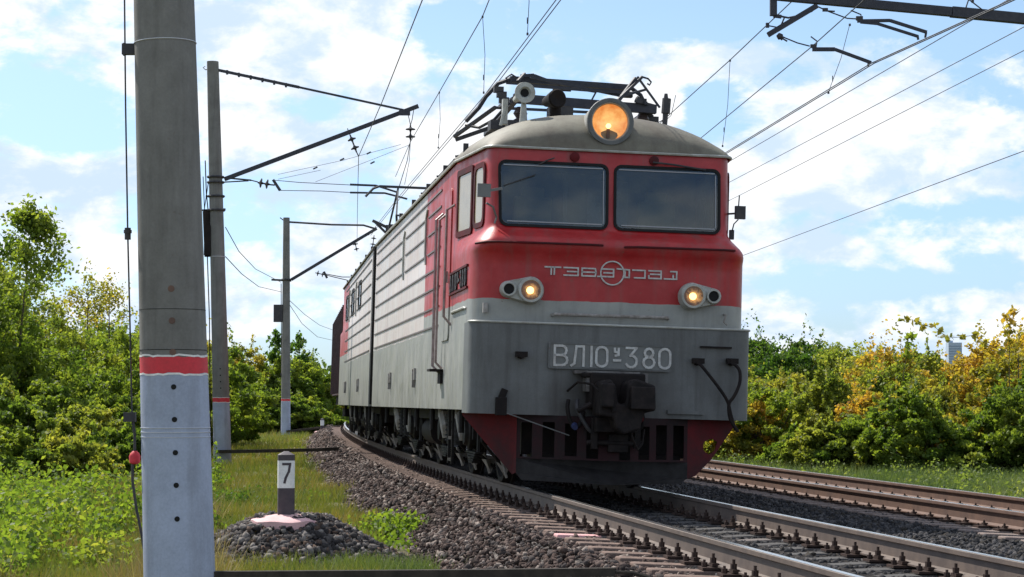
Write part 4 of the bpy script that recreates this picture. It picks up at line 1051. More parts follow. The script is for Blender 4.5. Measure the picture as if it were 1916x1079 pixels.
# ---------------------------------------------------------------- picket posts
def picket(x, y, z, side, h, seven, label):
    root = empty('picket_post', Vector((x, y, z)), label=label, cat='marker post', group='picket posts beside the near track')
    root.rotation_euler = (0, 0, R(9))
    w = side / 2
    segs = [('black_foot', 0, h * .42, M['ink']), ('white_band', h * .42, h * .855, M['white'])]
    for nm, z0, z1, m in segs:
        b = MB(); b.prism(rrect(-w, -w, w, w, w * .28, 3), lambda a, c_, t: Vector((a, c_, t)), z0, z1); b.build(nm, m, root, smooth=True)
    b = MB(); rr_ = rrect(-w, -w, w, w, w * .28, 3); n = len(rr_); z0 = h * .855
    b.add([(a, c_, z0) for a, c_ in rr_] + [(a, c_, z0 + h * .09) for a, c_ in rr_] + [(a * .25, c_ * .25, h) for a, c_ in rr_],
          [(i + q * n, (i + 1) % n + q * n, (i + 1) % n + (q + 1) * n, i + (q + 1) * n) for q in (0, 1) for i in range(n)] + [tuple(range(2 * n, 3 * n))]); b.build('black_cap', M['ink'], root, smooth=True)
    if seven:
        b = MB(); pol = text_polys([('7', -.036, h * .51, 1)], .14, h * .29)
        strokes(b, pol, .024, lambda u, v, t: Vector((u, -w - t, v)), -.002, .003); b.build('numeral', M['ink'], root)
    b = MB(); n = 30; ang_ = [2 * math.pi * i / n for i in range(n)]
    rim = [(.42 * (1 + .03 * math.sin(3 * a + 1) + .03 * math.sin(7 * a)) * math.cos(a) * .84, .42 * (1 + .03 * math.cos(5 * a)) * math.sin(a)) for a in ang_]
    V = []
    for f, zz_ in ((1.0, -.16), (1.0, -.055), (.96, -.045), (.6, -.022), (.3, .0)): V += [(x * f, y * f, zz_ + .006 * math.sin(5 * k_ + f * 9)) for k_, (x, y) in enumerate(rim)]
    b.add(V, [(i + q * n, (i + 1) % n + q * n, (i + 1) % n + (q + 1) * n, i + (q + 1) * n) for q in range(4) for i in range(n)] + [tuple(range(4 * n, 5 * n))])
    b.build('painted_base', M['pink'], root, smooth=True)
    return root
p_ = P(535, 962, 20.2); picket(p_.x, p_.y, p_.z, .165, .625, True, 'black and white picket post numbered 7 on a pink base')
p_ = P(603, 795, 93); picket(p_.x, p_.y, -.35, .16, .55, False, 'tiny distant marker post on a pale base far along the ballast')

# ---------------------------------------------------------------- catenary poles
def pole(base, top, r0, r1, bands, label, holes=()):
    """bands: (z_red_low, z_red_high) world heights; below them whitewash"""
    base, top = Vector(base), Vector(top); d = top - base
    root = empty('concrete_pole', base, label=label, cat='pole', group='overhead line poles')
    at = lambda z: (d * ((z - base.z) / d.z))
    rad = lambda z: r0 + (r1 - r0) * (z - base.z) / d.z
    zr0, zr1 = bands
    def seg(nm, z0, z1, m, e=0, rings=6):
        b = MB(); pr = [z0 + (z1 - z0) * i / rings for i in range(rings + 1)]
        V = []; n = 40
        for z in pr:
            c_ = at(z); r_ = rad(z) + e
            for k in range(n): a = 2 * math.pi * k / n; V.append((c_.x + r_ * math.cos(a), c_.y + r_ * math.sin(a), c_.z + (0 if z in (top.z, base.z - .5) else .0035 * (math.sin(5 * a + z0 * 40) + .8 * math.sin(11 * a + z0 * 90) + .5 * math.sin(19 * a)))))
        Fs = [(i * n + k, i * n + (k + 1) % n, (i + 1) * n + (k + 1) % n, (i + 1) * n + k) for i in range(rings) for k in range(n)] + [tuple(range(n))[::-1], tuple(range(rings * n, (rings + 1) * n))]
        b.add(V, Fs); return b.build(nm, m, root, smooth=True)
    seg('shaft', zr1 - .02, top.z, M['concrete']); seg('red_band', zr0, zr1, M['redband'], .002, 1); seg('whitewashed_foot', base.z - .5, zr0 + .02, M['bluegrey'], .001)
    if r0 > .1:
        seg('white_line', zr1, zr1 + .012, M['white'], .003, 1); seg('white_line', zr0 - .012, zr0, M['white'], .003, 1)
    b = MB()
    for z in holes:
        c_ = at(z); r_ = rad(z); dirv = Vector((-c_.x - base.x, -base.y, 0)).normalized(); dirv = Vector((.02, -1, 0)).normalized()
        dirv = (Vector((0, 0, 0)) - Vector((base.x, base.y, 0))).normalized() + Vector((-.02, 0, 0)); dirv.normalize()
        b.cyl(c_ + dirv * (r_ - .02), c_ + dirv * (r_ + .0035), .017, n=14)
    if holes: b.build('hole', M['rubber'], root)
    return root, at, rad
def ring_on(root, at, rad, z, th, h, m, nm='collar', tilt=0):
    b = MB(); c_ = at(z); r_ = rad(z)
    b.tube([c_ + Vector(((r_ + th / 2) * math.cos(a), (r_ + th / 2) * math.sin(a), tilt * math.cos(a))) for a in [2 * math.pi * i / 36 for i in range(37)]], h, 6)
    return b.build(nm, m, root)
def zat(v, D): return P(958, v, D).z
# pole one (close)
D1 = 13.0
bz = -.65; tz = 9.4
c0 = P(307, 0, D1); c1 = P(336, 1079, D1); sl = (c1.x - c0.x) / (c1.z - c0.z)
base = Vector((c0.x + sl * (bz - c0.z), D1, bz)); top = Vector((c0.x + sl * (tz - c0.z), D1, tz))
r_at0 = 56.5 / F_PX * D1; r_at900 = 64.3 / F_PX * D1; z0_, z9_ = c0.z, zat(900, D1)
k_ = (r_at0 - r_at900) / (z0_ - z9_)
pr, at1, rad1 = pole(base, top, r_at900 + k_ * (bz - z9_), r_at900 + k_ * (tz - z9_), (zat(699, D1), zat(668, D1)), 'large close concrete pole with red band and blue grey foot at far left',
     [zat(v, D1) for v in (724, 784, 845, 905, 967)])
b = MB()
for v in (543, 602, 660):
    c_ = at1(zat(v, D1)); dv = Vector((-base.x - .2, -base.y, 0)).normalized(); b.cyl(c_ + dv * (rad1(0) - .05), c_ + dv * (rad1(zat(v, D1)) + .003), .021, n=14)
b.build('hole', M['rust'], pr)
for v, m, h in ((800, 'chrome', .0025), (808, 'chrome', .0025), (817, 'chrome', .002)): ring_on(pr, at1, rad1, zat(v, D1) - 0, .005, h, M[m], 'wire_wrap')
ring_on(pr, at1, rad1, zat(81, D1), .004, .0035, M['chrome'], 'wire_wrap', .006); ring_on(pr, at1, rad1, zat(580, D1), .002, .0018, M['rubber'], 'joint_line'); ring_on(pr, at1, rad1, zat(655, D1), .003, .002, M['rubber'], 'joint_line')
# down cable at its left
def lp(pt): return pt - base
b = MB(); pts = [lp(P(u, v, D1 + .05)) for u, v in ((232, -400), (233, 0), (235, 200), (239, 436), (244, 640), (247, 778))]; b.tube(pts, .006); dc = b.build('down_cable', M['black'], pr)
b = MB(); pts = [lp(P(u, v, D1 + .05)) for u, v in ((247, 778), (252, 812), (252, 845), (248, 870), (248, 900), (255, 950), (265, 1000), (275, 1060), (290, 1200))]; b.tube(pts, .010); b.build('down_cable', M['black'], pr)
b = MB(); b.cyl(lp(P(239, 426, D1 + .05)), lp(P(239, 448, D1 + .05)), .02, n=10); b.cyl(lp(P(239, 430, D1 + .05)), lp(P(239, 436, D1 + .05)), .026, n=10); b.box(lp(P(243, 780, D1 + .05)), (.075, .05, .06)); b.build('cable_clamp', M['black'], pr)
b = MB(); b.lathe(lp(P(252, 868, D1 + .05)), (0, 0, 1), [(0, .02), (.01, .034), (.05, .037), (.07, .028), (.085, .012)], 14); b.build('spark_gap', M['redband'], pr, smooth=True)
b = MB(); b.box(lp(P(242, 92, D1 + .02)), (.09, .05, .07)); b.bar(lp(P(232, 80, D1)), lp(P(232, 104, D1)), .012); b.build('cable_bracket', M['black'], pr)
b = MB(); p0 = P(234, 1074, D1); pts = [P(345, 1077, D1), P(500, 1076, D1), P(900, 1073, D1 + .1), P(1150, 1070, D1 + .15)]; 
b = MB()
for i in range(len(pts) - 1): b.bar(pts[i], pts[i + 1], .06, .055)
b.tube([pts[-1], P(1185, 1072, D1 + .2), P(1230, 1085, D1 + .2), P(1290, 1100, D1 + .1)], .014)
tag(b.build('ground_lead', M['duct']), 'dark timber covered ground lead crossing the ballast at the bottom edge', 'ground lead', 'ground leads from pole to rail')

# insulator string
def discs(b, a, c_, n=2, r=.10):
    a, c_ = Vector(a), Vector(c_); d = c_ - a
    b.cyl(a, c_, .02, n=8)
    for i in range(n):
        o = a + d * ((i + .5) / n); b.lathe(o, d.normalized(), [(-.05, .03), (-.03, .04), (-.0, r), (.02, r), (.03, .03), (.06, .03)], 14)
# pole two
D2 = 51.0
base = P(417, 872, D2); base.z -= .05; top = P(398, 115, D2)
p2, at2, rad2 = pole(base, top, .222, .148, (zat(752, D2), zat(744, D2)), 'second concrete pole carrying a long slanting bracket arm', [zat(v, D2) for v in (690, 702, 714, 726)])
def q2(u, v, dd=0): return P(u, v, D2 + dd) - base
for v in (331, 341, 367, 393): ring_on(p2, at2, rad2, zat(v, D2), .05, .03, M['black'])
ring_on(p2, at2, rad2, zat(480, D2), .01, .008, M['chrome'], 'wire_wrap')
b = MB(); b.bar(q2(420, 335), q2(783, 198), .085, .10); b.box(q2(757, 211), (.28, .10, .12)); b.build('bracket_arm', M['steel'], p2)
b = MB(); b.bar(q2(404, 130), q2(560, 163), .055, .07); b.bar(q2(560, 163), q2(757, 206), .05); 
for k in range(6): b.box(q2(425 + k * 22, 135 + k * 4.8), (.05, .06, .11))
b.tube([q2(404, 130), q2(384, 130), q2(380, 126), q2(384, 124)], .012); b.build('stay_rod', M['steel'], p2)
b = MB(); b.bar(q2(408, 331), q2(470, 337), .04); b.bar(q2(410, 341), q2(465, 338), .03); b.tube([q2(470, 337), q2(482, 340)], .015); discs(b, q2(482, 341), q2(505, 345), 2, .12); b.bar(q2(511, 336), q2(524, 356), .07); b.tube([q2(504, 345), q2(514, 346)], .02); b.build('tension_insulator', M['black'], p2)
b = MB(); b.tube([q2(515, 337), q2(560, 341), q2(660, 346)], .009); b.tube([q2(524, 356), q2(600, 357), q2(660, 360)], .009); b.build('tie_rod', M['wire'], p2)
b = MB(); b.bar(q2(655, 345), q2(704, 347), .05); b.bar(q2(704, 347), q2(745, 360), .045); b.bar(q2(655, 360), q2(720, 361), .045); b.bar(q2(720, 361), q2(762, 372), .045); b.build('registration_arm', M['steel'], p2)
b = MB(); b.tube([q2(762, 208), q2(766, 224), q2(768, 234)], .010); b.tube([q2(774, 206), q2(771, 224), q2(768, 234)], .010); discs(b, q2(768, 234), q2(768, 262), 2, .125); b.build('suspension_insulator', M['black'], p2)
b = MB(); b.tube([q2(650, 240), q2(655, 252)], .012); discs(b, q2(655, 252), q2(667, 284), 2, .11); b.tube([q2(667, 284), q2(671, 292)], .015); b.build('suspension_insulator', M['black'], p2)
b = MB(); b.tube([q2(768, 262), q2(762, 300), q2(745, 355), q2(742, 372)], .010); b.tube([q2(768, 262), q2(766, 300), q2(757, 345)], .007); b.build('hanger_wire', M['wire'], p2)
b = MB()
for u1, v1, u2, v2 in ((520, 326, 640, 300), (640, 300, 750, 270), (590, 340, 768, 270), (520, 335, 600, 318)): b.tube([q2(u1, v1), q2(u2, v2)], .0055)
for u, v in ((590, 314), (640, 298), (697, 304), (690, 286)): b.bar(q2(u - 4, v + 2), q2(u + 4, v - 2), .035)
b.build('guy_wire', M['wire'], p2)
b = MB(); b.box(q2(389, 450), (.16, .28, .75)); b.cyl(q2(388, 395), q2(390, 480), .12, .10, 10); b.tube([q2(384, 300), q2(386, 360), q2(392, 420), q2(388, 480), q2(392, 600), q2(394, 860)], .015); b.tube([q2(380, 330), q2(383, 400), q2(388, 470)], .012); b.tube([q2(390, 340), q2(381, 400), q2(386, 450)], .012); b.bar(q2(378, 393), q2(422, 391), .04); b.bar(q2(385, 367), q2(418, 367), .05); b.build('cable_box', M['under'], p2)
b = MB(); b.tube([q2(404, 800), q2(398, 822), q2(406, 840), q2(425, 845)], .018); b.build('ground_cable', M['black'], p2)
b = MB(); pts = [P(404, 845, D2 - .3), P(520, 843, D2 - .3), P(600, 841, D2), P(650, 838, D2 + .5)]
for i in range(3): b.bar(pts[i], pts[i + 1], .10, .085)
tag(b.build('ground_lead', M['duct']), 'dark ground lead running from the second pole to the near track', 'ground lead', 'ground leads from pole to rail')
# pole three
D3 = 93.5
base = P(534.5, 822, D3); base.z -= .3; top = P(536, 407, D3)
p3, at3, rad3 = pole(base, top, .225, .150, (zat(750, D3), zat(746, D3)), 'third and most distant concrete pole with a dark box on its side', [])
def q3(u, v, dd=0): return P(u, v, D3 + dd) - base
for v in (523,): ring_on(p3, at3, rad3, zat(v, D3), .06, .05, M['black'])
b = MB(); b.bar(q3(545, 523), q3(705, 427), .12, .13); b.bar(q3(508, 523), q3(545, 525), .09); b.build('bracket_arm', M['steel'], p3)
b = MB(); b.tube([q3(540, 415), q3(620, 420), q3(680, 421), q3(700, 427)], .045); b.tube([q3(536, 416), q3(524, 407)], .025); b.build('stay_rod', M['steel'], p3)
b = MB(); discs(b, q3(590, 510), q3(608, 514), 2, .13); b.bar(q3(606, 508), q3(612, 520), .1); b.tube([q3(608, 514), q3(650, 524)], .02); b.tube([q3(608, 512), q3(640, 518), q3(655, 518)], .02); discs(b, q3(664, 452), q3(668, 470), 2, .13); discs(b, q3(700, 440), q3(697, 462), 2, .13); b.build('tension_insulator', M['black'], p3)
b = MB(); b.box(q3(521, 586), (.42, .3, .80)); b.box(q3(527, 700), (.1, .12, .12)); b.tube([q3(526, 530), q3(527, 700), q3(528, 815)], .02); b.build('cable_box', M['black'], p3)
b = MB(); pts = [P(536, 807, D3 - .3), P(590, 801, D3), P(636, 797, D3 + .5)]
for i in range(2): b.bar(pts[i], pts[i + 1], .12, .10)
tag(b.build('ground_lead', M['duct']), 'thin dark ground lead from the third pole to the track', 'ground lead', 'ground leads from pole to rail')

# ---------------------------------------------------------------- overhead wires
def wire(name, pts, r, label, cat='wire', droppers=(), sag=0, double=0):
    P_ = [P(*p) for p in pts]
    if sag and len(P_) == 2:
        a, c_ = P_; P_ = [a.lerp(c_, i / 16) - Vector((0, 0, sag * 4 * (i / 16) * (1 - i / 16))) for i in range(17)]
    b = MB(); b.tube(P_, r, 6)
    if double: b.tube([p + Vector((double, 0, 0)) for p in P_], r, 6)
    o = b.build(name, M['wire']); tag(o, label, cat, 'overhead line wires')
    for (u1, v1, d1, u2, v2, d2) in droppers:
        b = MB(); a, c_ = P(u1, v1, d1), P(u2, v2, d2); b.tube([a, a.lerp(c_, .5) + Vector((.03, 0, 0)), c_], .005, 5)
        for q in (a, c_): b.box(q + Vector((0, 0, -.01)), (.03, .03, .035))
        b.box(a.lerp(c_, .8), (.014, .014, .09)); b.build('dropper', M['wire'], o)
    return o
wire('contact_wire', [(1115, -100, 22.7), (1040, 0, 25.7), (905, 180, 33.9), (822, 278, 41), (743, 372, 51), (690, 440, 64)], .0075, 'twin contact wire over the train, rising to the top left of the roof', double=.06)
wire('messenger_wire', [(970, -95, 27.4), (915, 0, 31), (903, 30, 32.1), (822, 172, 41), (768, 265, 51), (740, 330, 62)], .0085, 'messenger wire with droppers above the near track contact wire',
     droppers=((903, 30, 32.1, 905, 172, 33.5), (822, 172, 41, 820, 275, 41), (985, -60, 27.5, 987, 62, 28.5)))
wire('feeder_wire', [(825, -85, 27.5), (790, 0, 30), (715, 190, 41), (671, 292, 51), (669, 380, 70), (668, 455, 93.5)], .0095, 'feeder wire hanging from the bracket insulator, vertical in the middle left sky')
wire('messenger_wire', [(1560, -95, 26.5), (1484, 0, 30), (1366, 112, 35), (1255, 212, 41.5), (1170, 290, 52)], .0095, 'leftmost wire above the right track, with a long dangling dropper',
     droppers=((1366, 112, 35, 1352, 272, 39),))
wire('contact_wire', [(2060, -85, 22), (1890, 0, 24.7), (1630, 118, 29.4), (1358, 285, 39.9), (1270, 340, 47)], .0085, 'thick twin contact wire of the right track touching the arms', double=.045,
     droppers=((1590, 45, 31.5, 1550, 172, 31.7),))
wire('auxiliary_wire', [(1720, -95, 24.5), (1616, 0, 27.3), (1520, 86, 30.8), (1315, 255, 41.3), (1240, 315, 50)], .009, 'auxiliary wire crossing the registration arm joints on the right')
wire('line_wire', [(2100, -120, 24), (1819, 37, 28.2), (1366, 301, 44.7), (1280, 350, 54)], .007, 'thin wire just below the right track contact wire')
wire('line_wire', [(2100, -50, 31), (1916, 50, 35), (1366, 340, 60), (1280, 385, 75)], .008, 'thin wire third from the bottom in the right hand sky')
wire('line_wire', [(2100, 0, 33), (1916, 94, 37.5), (1380, 367, 64), (1290, 412, 80)], .008, 'thin wire ending beside the cab mirror, second from the bottom')
wire('line_wire', [(2100, 215, 36), (1916, 282, 40.5), (1392, 477, 69), (1290, 515, 84)], .009, 'lowest thin wire in the right hand sky above the thicket')
wire('signal_cable', [(422, 425, 51), (447, 470, 62), (478, 503, 74), (526, 528, 93)], .012, 'upper drooping cable between the second and third poles')
wire('signal_cable', [(422, 480, 51), (452, 512, 62), (484, 536, 75), (527, 546, 93)], .012, 'lower drooping cable between the second and third poles')
wire('signal_cable', [(542, 562, 93), (570, 588, 104), (598, 608, 116), (630, 620, 135)], .013, 'upper cable sagging from the third pole towards the wagon')
wire('signal_cable', [(542, 570, 93), (565, 605, 104), (594, 630, 116), (630, 638, 135)], .013, 'lower cable sagging from the third pole towards the wagon')

# right hand support: pole outside the frame, beam and registration arms inside it
DR = 30.0
pb = P(2030, 900, DR + .4); pb.z = -1.3
p4, at4, rad4 = pole(pb, Vector((pb.x, pb.y, 8.8)), .222, .150, (1.0, 1.12), 'overhead line support with a heavy beam reaching in at the top right', [])
def q4(u, v, dd=0): return P(u, v, DR + dd) - pb
b = MB(); b.bar(q4(1446, -9), q4(1780, 22), .12, .13); b.bar(q4(1780, 22), q4(2035, 46, .3), .13, .15); b.bar(q4(1447, -12), q4(1447, 29), .10, .10, up=(0, 1, 0)); b.build('support_beam', M['steel'], p4)
b = MB(); b.bar(q4(1447, 29), q4(1462, 31), .05); b.tube([q4(1460, 30), q4(1475, 33), q4(1500, 28), q4(1520, 20)], .015); b.tube([q4(1468, 32), q4(1460, 50)], .012); b.tube([q4(1434, 47), q4(1455, 51)], .01); b.box(q4(1436, 47), (.05, .05, .07)); b.build('cross_tie', M['steel'], p4)
b = MB(); b.bar(q4(1437, 65), q4(1529, 10), .075, .075); b.build('slant_strut', M['steel'], p4)
b = MB()
b.tube([q4(1455, 64), q4(1470, 71), q4(1492, 80), q4(1515, 86)], .010); discs(b, q4(1455, 64), q4(1464, 72), 1, .05); b.tube([q4(1458, 68), q4(1473, 77)], .012)
b.tube([q4(1530, 12), q4(1550, 21), q4(1585, 34), q4(1602, 35)], .010); b.box(q4(1544, 18), (.08, .04, .05)); b.tube([q4(1544, 20), q4(1562, 21)], .012)
b.tube([q4(1517, 68), q4(1529, 77), q4(1527, 86)], .010); b.tube([q4(1592, 19), q4(1611, 27), q4(1611, 38)], .010)
b.box(q4(1522, 86), (.09, .05, .05)); b.box(q4(1608, 34), (.10, .05, .06)); b.build('insulated_tie', M['black'], p4)
b = MB()
b.bar(q4(1520, 92), q4(1562, 92), .055); b.bar(q4(1562, 92), q4(1630, 117), .045); b.bar(q4(1626, 114), q4(1624, 124), .03)
b.bar(q4(1604, 39), q4(1665, 38), .045); b.bar(q4(1665, 38), q4(1734, 60), .045); b.bar(q4(1610, 41), q4(1642, 44), .04); b.bar(q4(1642, 44), q4(1718, 68), .04); b.bar(q4(1733, 60), q4(1731, 70), .03); b.bar(q4(1717, 67), q4(1718, 74), .03)
b.build('registration_arm', M['steel'], p4)
b = MB(); 
for u in (1597, 1820): b.tube([q4(u, -60), q4(u, 5)], .02)
b.tube([q4(1600, 8), q4(1614, -4)], .012); b.tube([q4(1812, -2), q4(1838, 18)], .010); b.tube([q4(1812, 0), q4(1806, 18)], .010); b.build('hanger_wire', M['black'], p4)

# ---------------------------------------------------------------- vegetation
def leaf_mat(name, cols, patch=.9, trans=.6):
    m = mat(name, cols[0], .55, 0, .25); t = NT(m); a = t.n('ShaderNodeAttribute', attribute_name='tint')
    oi = t.n('ShaderNodeObjectInfo')
    geo = t.n('ShaderNodeNewGeometry'); nz = t.n('ShaderNodeTexNoise'); nz.inputs['Scale'].default_value = patch; nz.inputs['Detail'].default_value = 4
    t.l(geo.outputs['Position'], nz.inputs['Vector'])
    v = t.math('ADD', t.math('MULTIPLY', a.outputs['Fac'], .26), t.math('ADD', t.math('MULTIPLY', t.rng(nz.outputs['Fac'], .3, .7), .62), t.math('MULTIPLY', oi.outputs['Random'], .14)))
    r = t.n('ShaderNodeValToRGB'); e = r.color_ramp.elements; n = len(cols)
    e[0].position = .12; e[0].color = (*cols[0], 1); e[1].position = .92; e[1].color = (*cols[-1], 1)
    for i in range(1, n - 1): q = e.new(.12 + .8 * i / (n - 1)); q.color = (*cols[i], 1)
    t.l(v, r.inputs[0]); t.l(r.outputs[0], t.b.inputs['Base Color'])
    tr = t.n('ShaderNodeBsdfTranslucent'); sc = t.n('ShaderNodeMix', data_type='RGBA'); sc.blend_type = 'MULTIPLY'; sc.inputs['Factor'].default_value = 1
    t.l(r.outputs[0], sc.inputs['A']); sc.inputs['B'].default_value = (1.5, 1.45, .6, 1); t.l(sc.outputs['Result'], tr.inputs[0])
    mxs = t.n('ShaderNodeMixShader'); mxs.inputs[0].default_value = trans; t.l(t.b.outputs[0], mxs.inputs[1]); t.l(tr.outputs[0], mxs.inputs[2])
    out = [q for q in t.t.nodes if q.type == 'OUTPUT_MATERIAL'][0]; t.l(mxs.outputs[0], out.inputs[0]); return m
LM = {
 'green': leaf_mat('leaves_green', [(.06, .115, .024), (.115, .18, .034), (.19, .25, .045), (.28, .31, .065)]),
 'yellow': leaf_mat('leaves_yellow_green', [(.11, .16, .035), (.21, .225, .048), (.33, .29, .06), (.43, .29, .07)]),
 'orange': leaf_mat('leaves_turning_orange', [(.12, .16, .03), (.26, .24, .045), (.42, .29, .055), (.46, .25, .06)]),
 'dark': leaf_mat('leaves_dark_green', [(.03, .07, .016), (.045, .10, .02), (.08, .14, .03), (.15, .19, .04)]),
 'olive': leaf_mat('leaves_olive', [(.095, .15, .034), (.17, .22, .048), (.255, .28, .06), (.33, .31, .075)]),
 'verge': leaf_mat('verge_leaves', [(.08, .12, .04), (.12, .17, .055), (.18, .22, .07), (.30, .32, .15)], 1.3),
 'dead': leaf_mat('dead_leaves', [(.13, .085, .05), (.20, .13, .08), (.28, .19, .12), (.16, .12, .05)], 1.3, .2),
 'herb': leaf_mat('herb_leaves', [(.055, .10, .018), (.10, .17, .03), (.17, .24, .04), (.27, .28, .07)], 1.3),
}
def leaves_at(C, size, droop=.3):
    """one folded rhombic leaf (two triangles) per centre"""
    n = len(C); d = rng.normal(size=(n, 3)); d[:, 2] -= droop; d /= np.linalg.norm(d, axis=1)[:, None]
    u = rng.normal(size=(n, 3)) + np.array([0, 0, .9]); s_ = np.cross(d, u); s_ /= np.linalg.norm(s_, axis=1)[:, None]
    sz = (size * rng.uniform(.65, 1.3, n))[:, None]; nn = np.cross(s_, d)
    a = C - d * sz * .5; b_ = C + s_ * sz * .36 + nn * sz * .08; c_ = C + d * sz * .6; e = C - s_ * sz * .36 + nn * sz * .08
    V = np.stack([a, b_, c_, e], 1).reshape(-1, 3); Fq = np.arange(4 * n).reshape(n, 4); return V, Fq
CROWNS = {}
def crown_data(kind, n=13000, clumps=150, sparse=False, leaf=.085):
    """unit shrub : about 1 m half width, 2 m tall from the ground, returned as points"""
    cc = []
    while len(cc) < clumps:
        p = rng.uniform(-1, 1, 3)
        if p @ p > 1: continue
        rr = (p @ p) ** .5
        if rng.random() > .25 + rr: continue
        z = 1.08 + p[2] * .98
        w = 1.0 if z > .5 else .85
        cc.append((p[0] * w * (1.15 if z < 1.1 else 1.0 - .35 * (z - 1.1)), p[1] * w, z))
    cc = np.array(cc); rad_ = rng.uniform(.06, .19, len(cc)) * (.7 if sparse else 1)
    w = rad_ ** 2; w /= w.sum(); k = rng.choice(len(cc), n, p=w)
    g = rng.normal(size=(n, 3)); g /= np.linalg.norm(g, axis=1)[:, None]; rr = rng.random(n) ** .45
    C = cc[k] + g * (rad_[k] * rr)[:, None] * np.array([1, 1, .75])
    # shoots sticking out on top
    m = int(n * .07); sh = rng.integers(0, len(cc), 26); kk = rng.integers(0, 26, m); tt = rng.random(m)
    dirs = rng.normal(size=(26, 3)) * .35 + np.array([0, 0, 1]); 
    C2 = cc[sh][kk] + dirs[kk] * (tt * .42)[:, None] + rng.normal(0, .03, (m, 3))
    tint = np.concatenate([np.clip(rng.random(len(cc))[k] * .6 + rng.random(n) * .4, 0, 1), rng.random(m)])
    C = np.concatenate([C, C2]); return C, tint, cc
VAR = []
for i in range(5):
    VAR.append(crown_data(i))
def trunk_mb(cc, W, H):
    b = MB(); 
    for j in range(5):
        q = cc[(j * 13) % len(cc)]; e = Vector((q[0] * W, q[1] * W, q[2] * H * .5)); a = Vector((.08 * math.cos(j * 1.3), .08 * math.sin(j * 1.3), -.15))
        m1 = a.lerp(e, .45) + Vector((0, 0, .12 * H)); b.tube([a, m1, e], [.05, .03, .008], 6)
        for q2_ in cc[j::17][:4]:
            e2 = Vector((q2_[0] * W, q2_[1] * W, q2_[2] * H * .5)); b.tube([m1, m1.lerp(e2, .6) + Vector((0, 0, .05)), e2], [.02, .012, .004], 5)
    return b
protos = {}
def shrub(x, y, W, H, kind, label, group, cat='shrub', dens=1.0, leafsize=.10, name='leafy_shrub'):
    """H total height above ground"""
    vi = random.randrange(5); q = lambda v, s_: max(1, round(v / s_))
    key = (vi, kind, q(W, .5), q(H, .8), leafsize)
    g = float(ground_z(np.array(x), np.array(y)))
    if key in protos: r = copy_tree(protos[key])
    else:
        C, tint, cc = VAR[vi]; Wk, Hk = q(W, .5) * .5, q(H, .8) * .8
        sel = rng.random(len(C)) < min(1.0, dens)
        C3 = C[sel] * np.array([Wk, Wk, Hk * .5]); V, Fq = leaves_at(C3, leafsize)
        r = empty(name); 
        fast_mesh('crown', V, Fq, LM[kind], r, attr=tint[sel]); trunk_mb(cc, Wk, Hk).build('trunk', M['bark'], r)
        protos[key] = r
    r.location = (x, y, g - .05); r.rotation_euler = (0, 0, random.uniform(0, 6.28)); k = random.uniform(.93, 1.07)
    r.scale = (k, k, H / (q(H, .8) * .8)); tag(r, label, cat, group); return r
def interp(u, tab):
    a = sorted(tab); return float(np.interp(u, [p[0] for p in a], [p[1] for p in a]))
TL = [(-60, 450), (0, 490), (40, 512), (90, 600), (130, 618), (180, 612), (250, 618), (330, 630), (430, 648), (480, 662), (520, 668), (560, 682), (600, 700), (640, 715), (700, 715)]
def zrel(v, D): return P(958, v, D).z
def put(u, D, v, W, kind, label, group, **k):
    p = P(u, v, D); g = float(ground_z(np.array(p.x), np.array(p.y))); return shrub(p.x, p.y, W, max(.8, p.z - g), kind, label, group, **k)
ORD = ['first', 'second', 'third', 'fourth', 'fifth', 'sixth', 'seventh', 'eighth', 'ninth', 'tenth', 'eleventh', 'twelfth', 'thirteenth', 'fourteenth', 'fifteenth', 'sixteenth', 'seventeenth', 'eighteenth', 'nineteenth', 'twentieth', 'twenty first', 'twenty second']
ROW = ['frontmost', 'second', 'third', 'fourth', 'fifth', 'sixth', 'seventh', 'lower middle', 'lower far', 'low', 'lower']
for row, (D, u0, u1, st, W, lower) in enumerate(((47, -90, 255, 62, 1.5, 70), (54, -80, 300, 58, 1.7, 0), (62, -60, 380, 60, 1.8, 25), (74, 190, 440, 48, 1.8, 0), (101, 400, 600, 36, 2.0, 8), (112, 520, 660, 30, 2.0, 0), (135, 580, 700, 30, 2.3, 0), (70, 330, 430, 44, 1.6, 75), (99, 430, 600, 32, 1.5, 62))):
    u = u0; cnt = 0
    while u < u1:
        T = interp(u, TL) + lower + random.uniform(-14, 22)
        kd = random.choice(['green', 'olive', 'green', 'olive']) if D < 70 else random.choice(['green', 'olive', 'olive', 'green', 'yellow'])
        if lower > 60: kd = 'green'
        hue = {'green': 'green', 'olive': 'olive green', 'yellow': 'yellow green', 'orange': 'orange tinted'}[kd]
        lab = '%s shrub, %s from the left in the %s row of the left thicket' % (hue, ORD[cnt % 22], ROW[row]); cnt += 1
        put(u, D + random.uniform(-2, 2), T, W * random.uniform(.85, 1.2), kd, lab, 'shrubs of the left thicket', dens=1.0, leafsize=.09 if D < 60 else (.11 if D < 90 else .14))
        u += st * random.uniform(.8, 1.2)
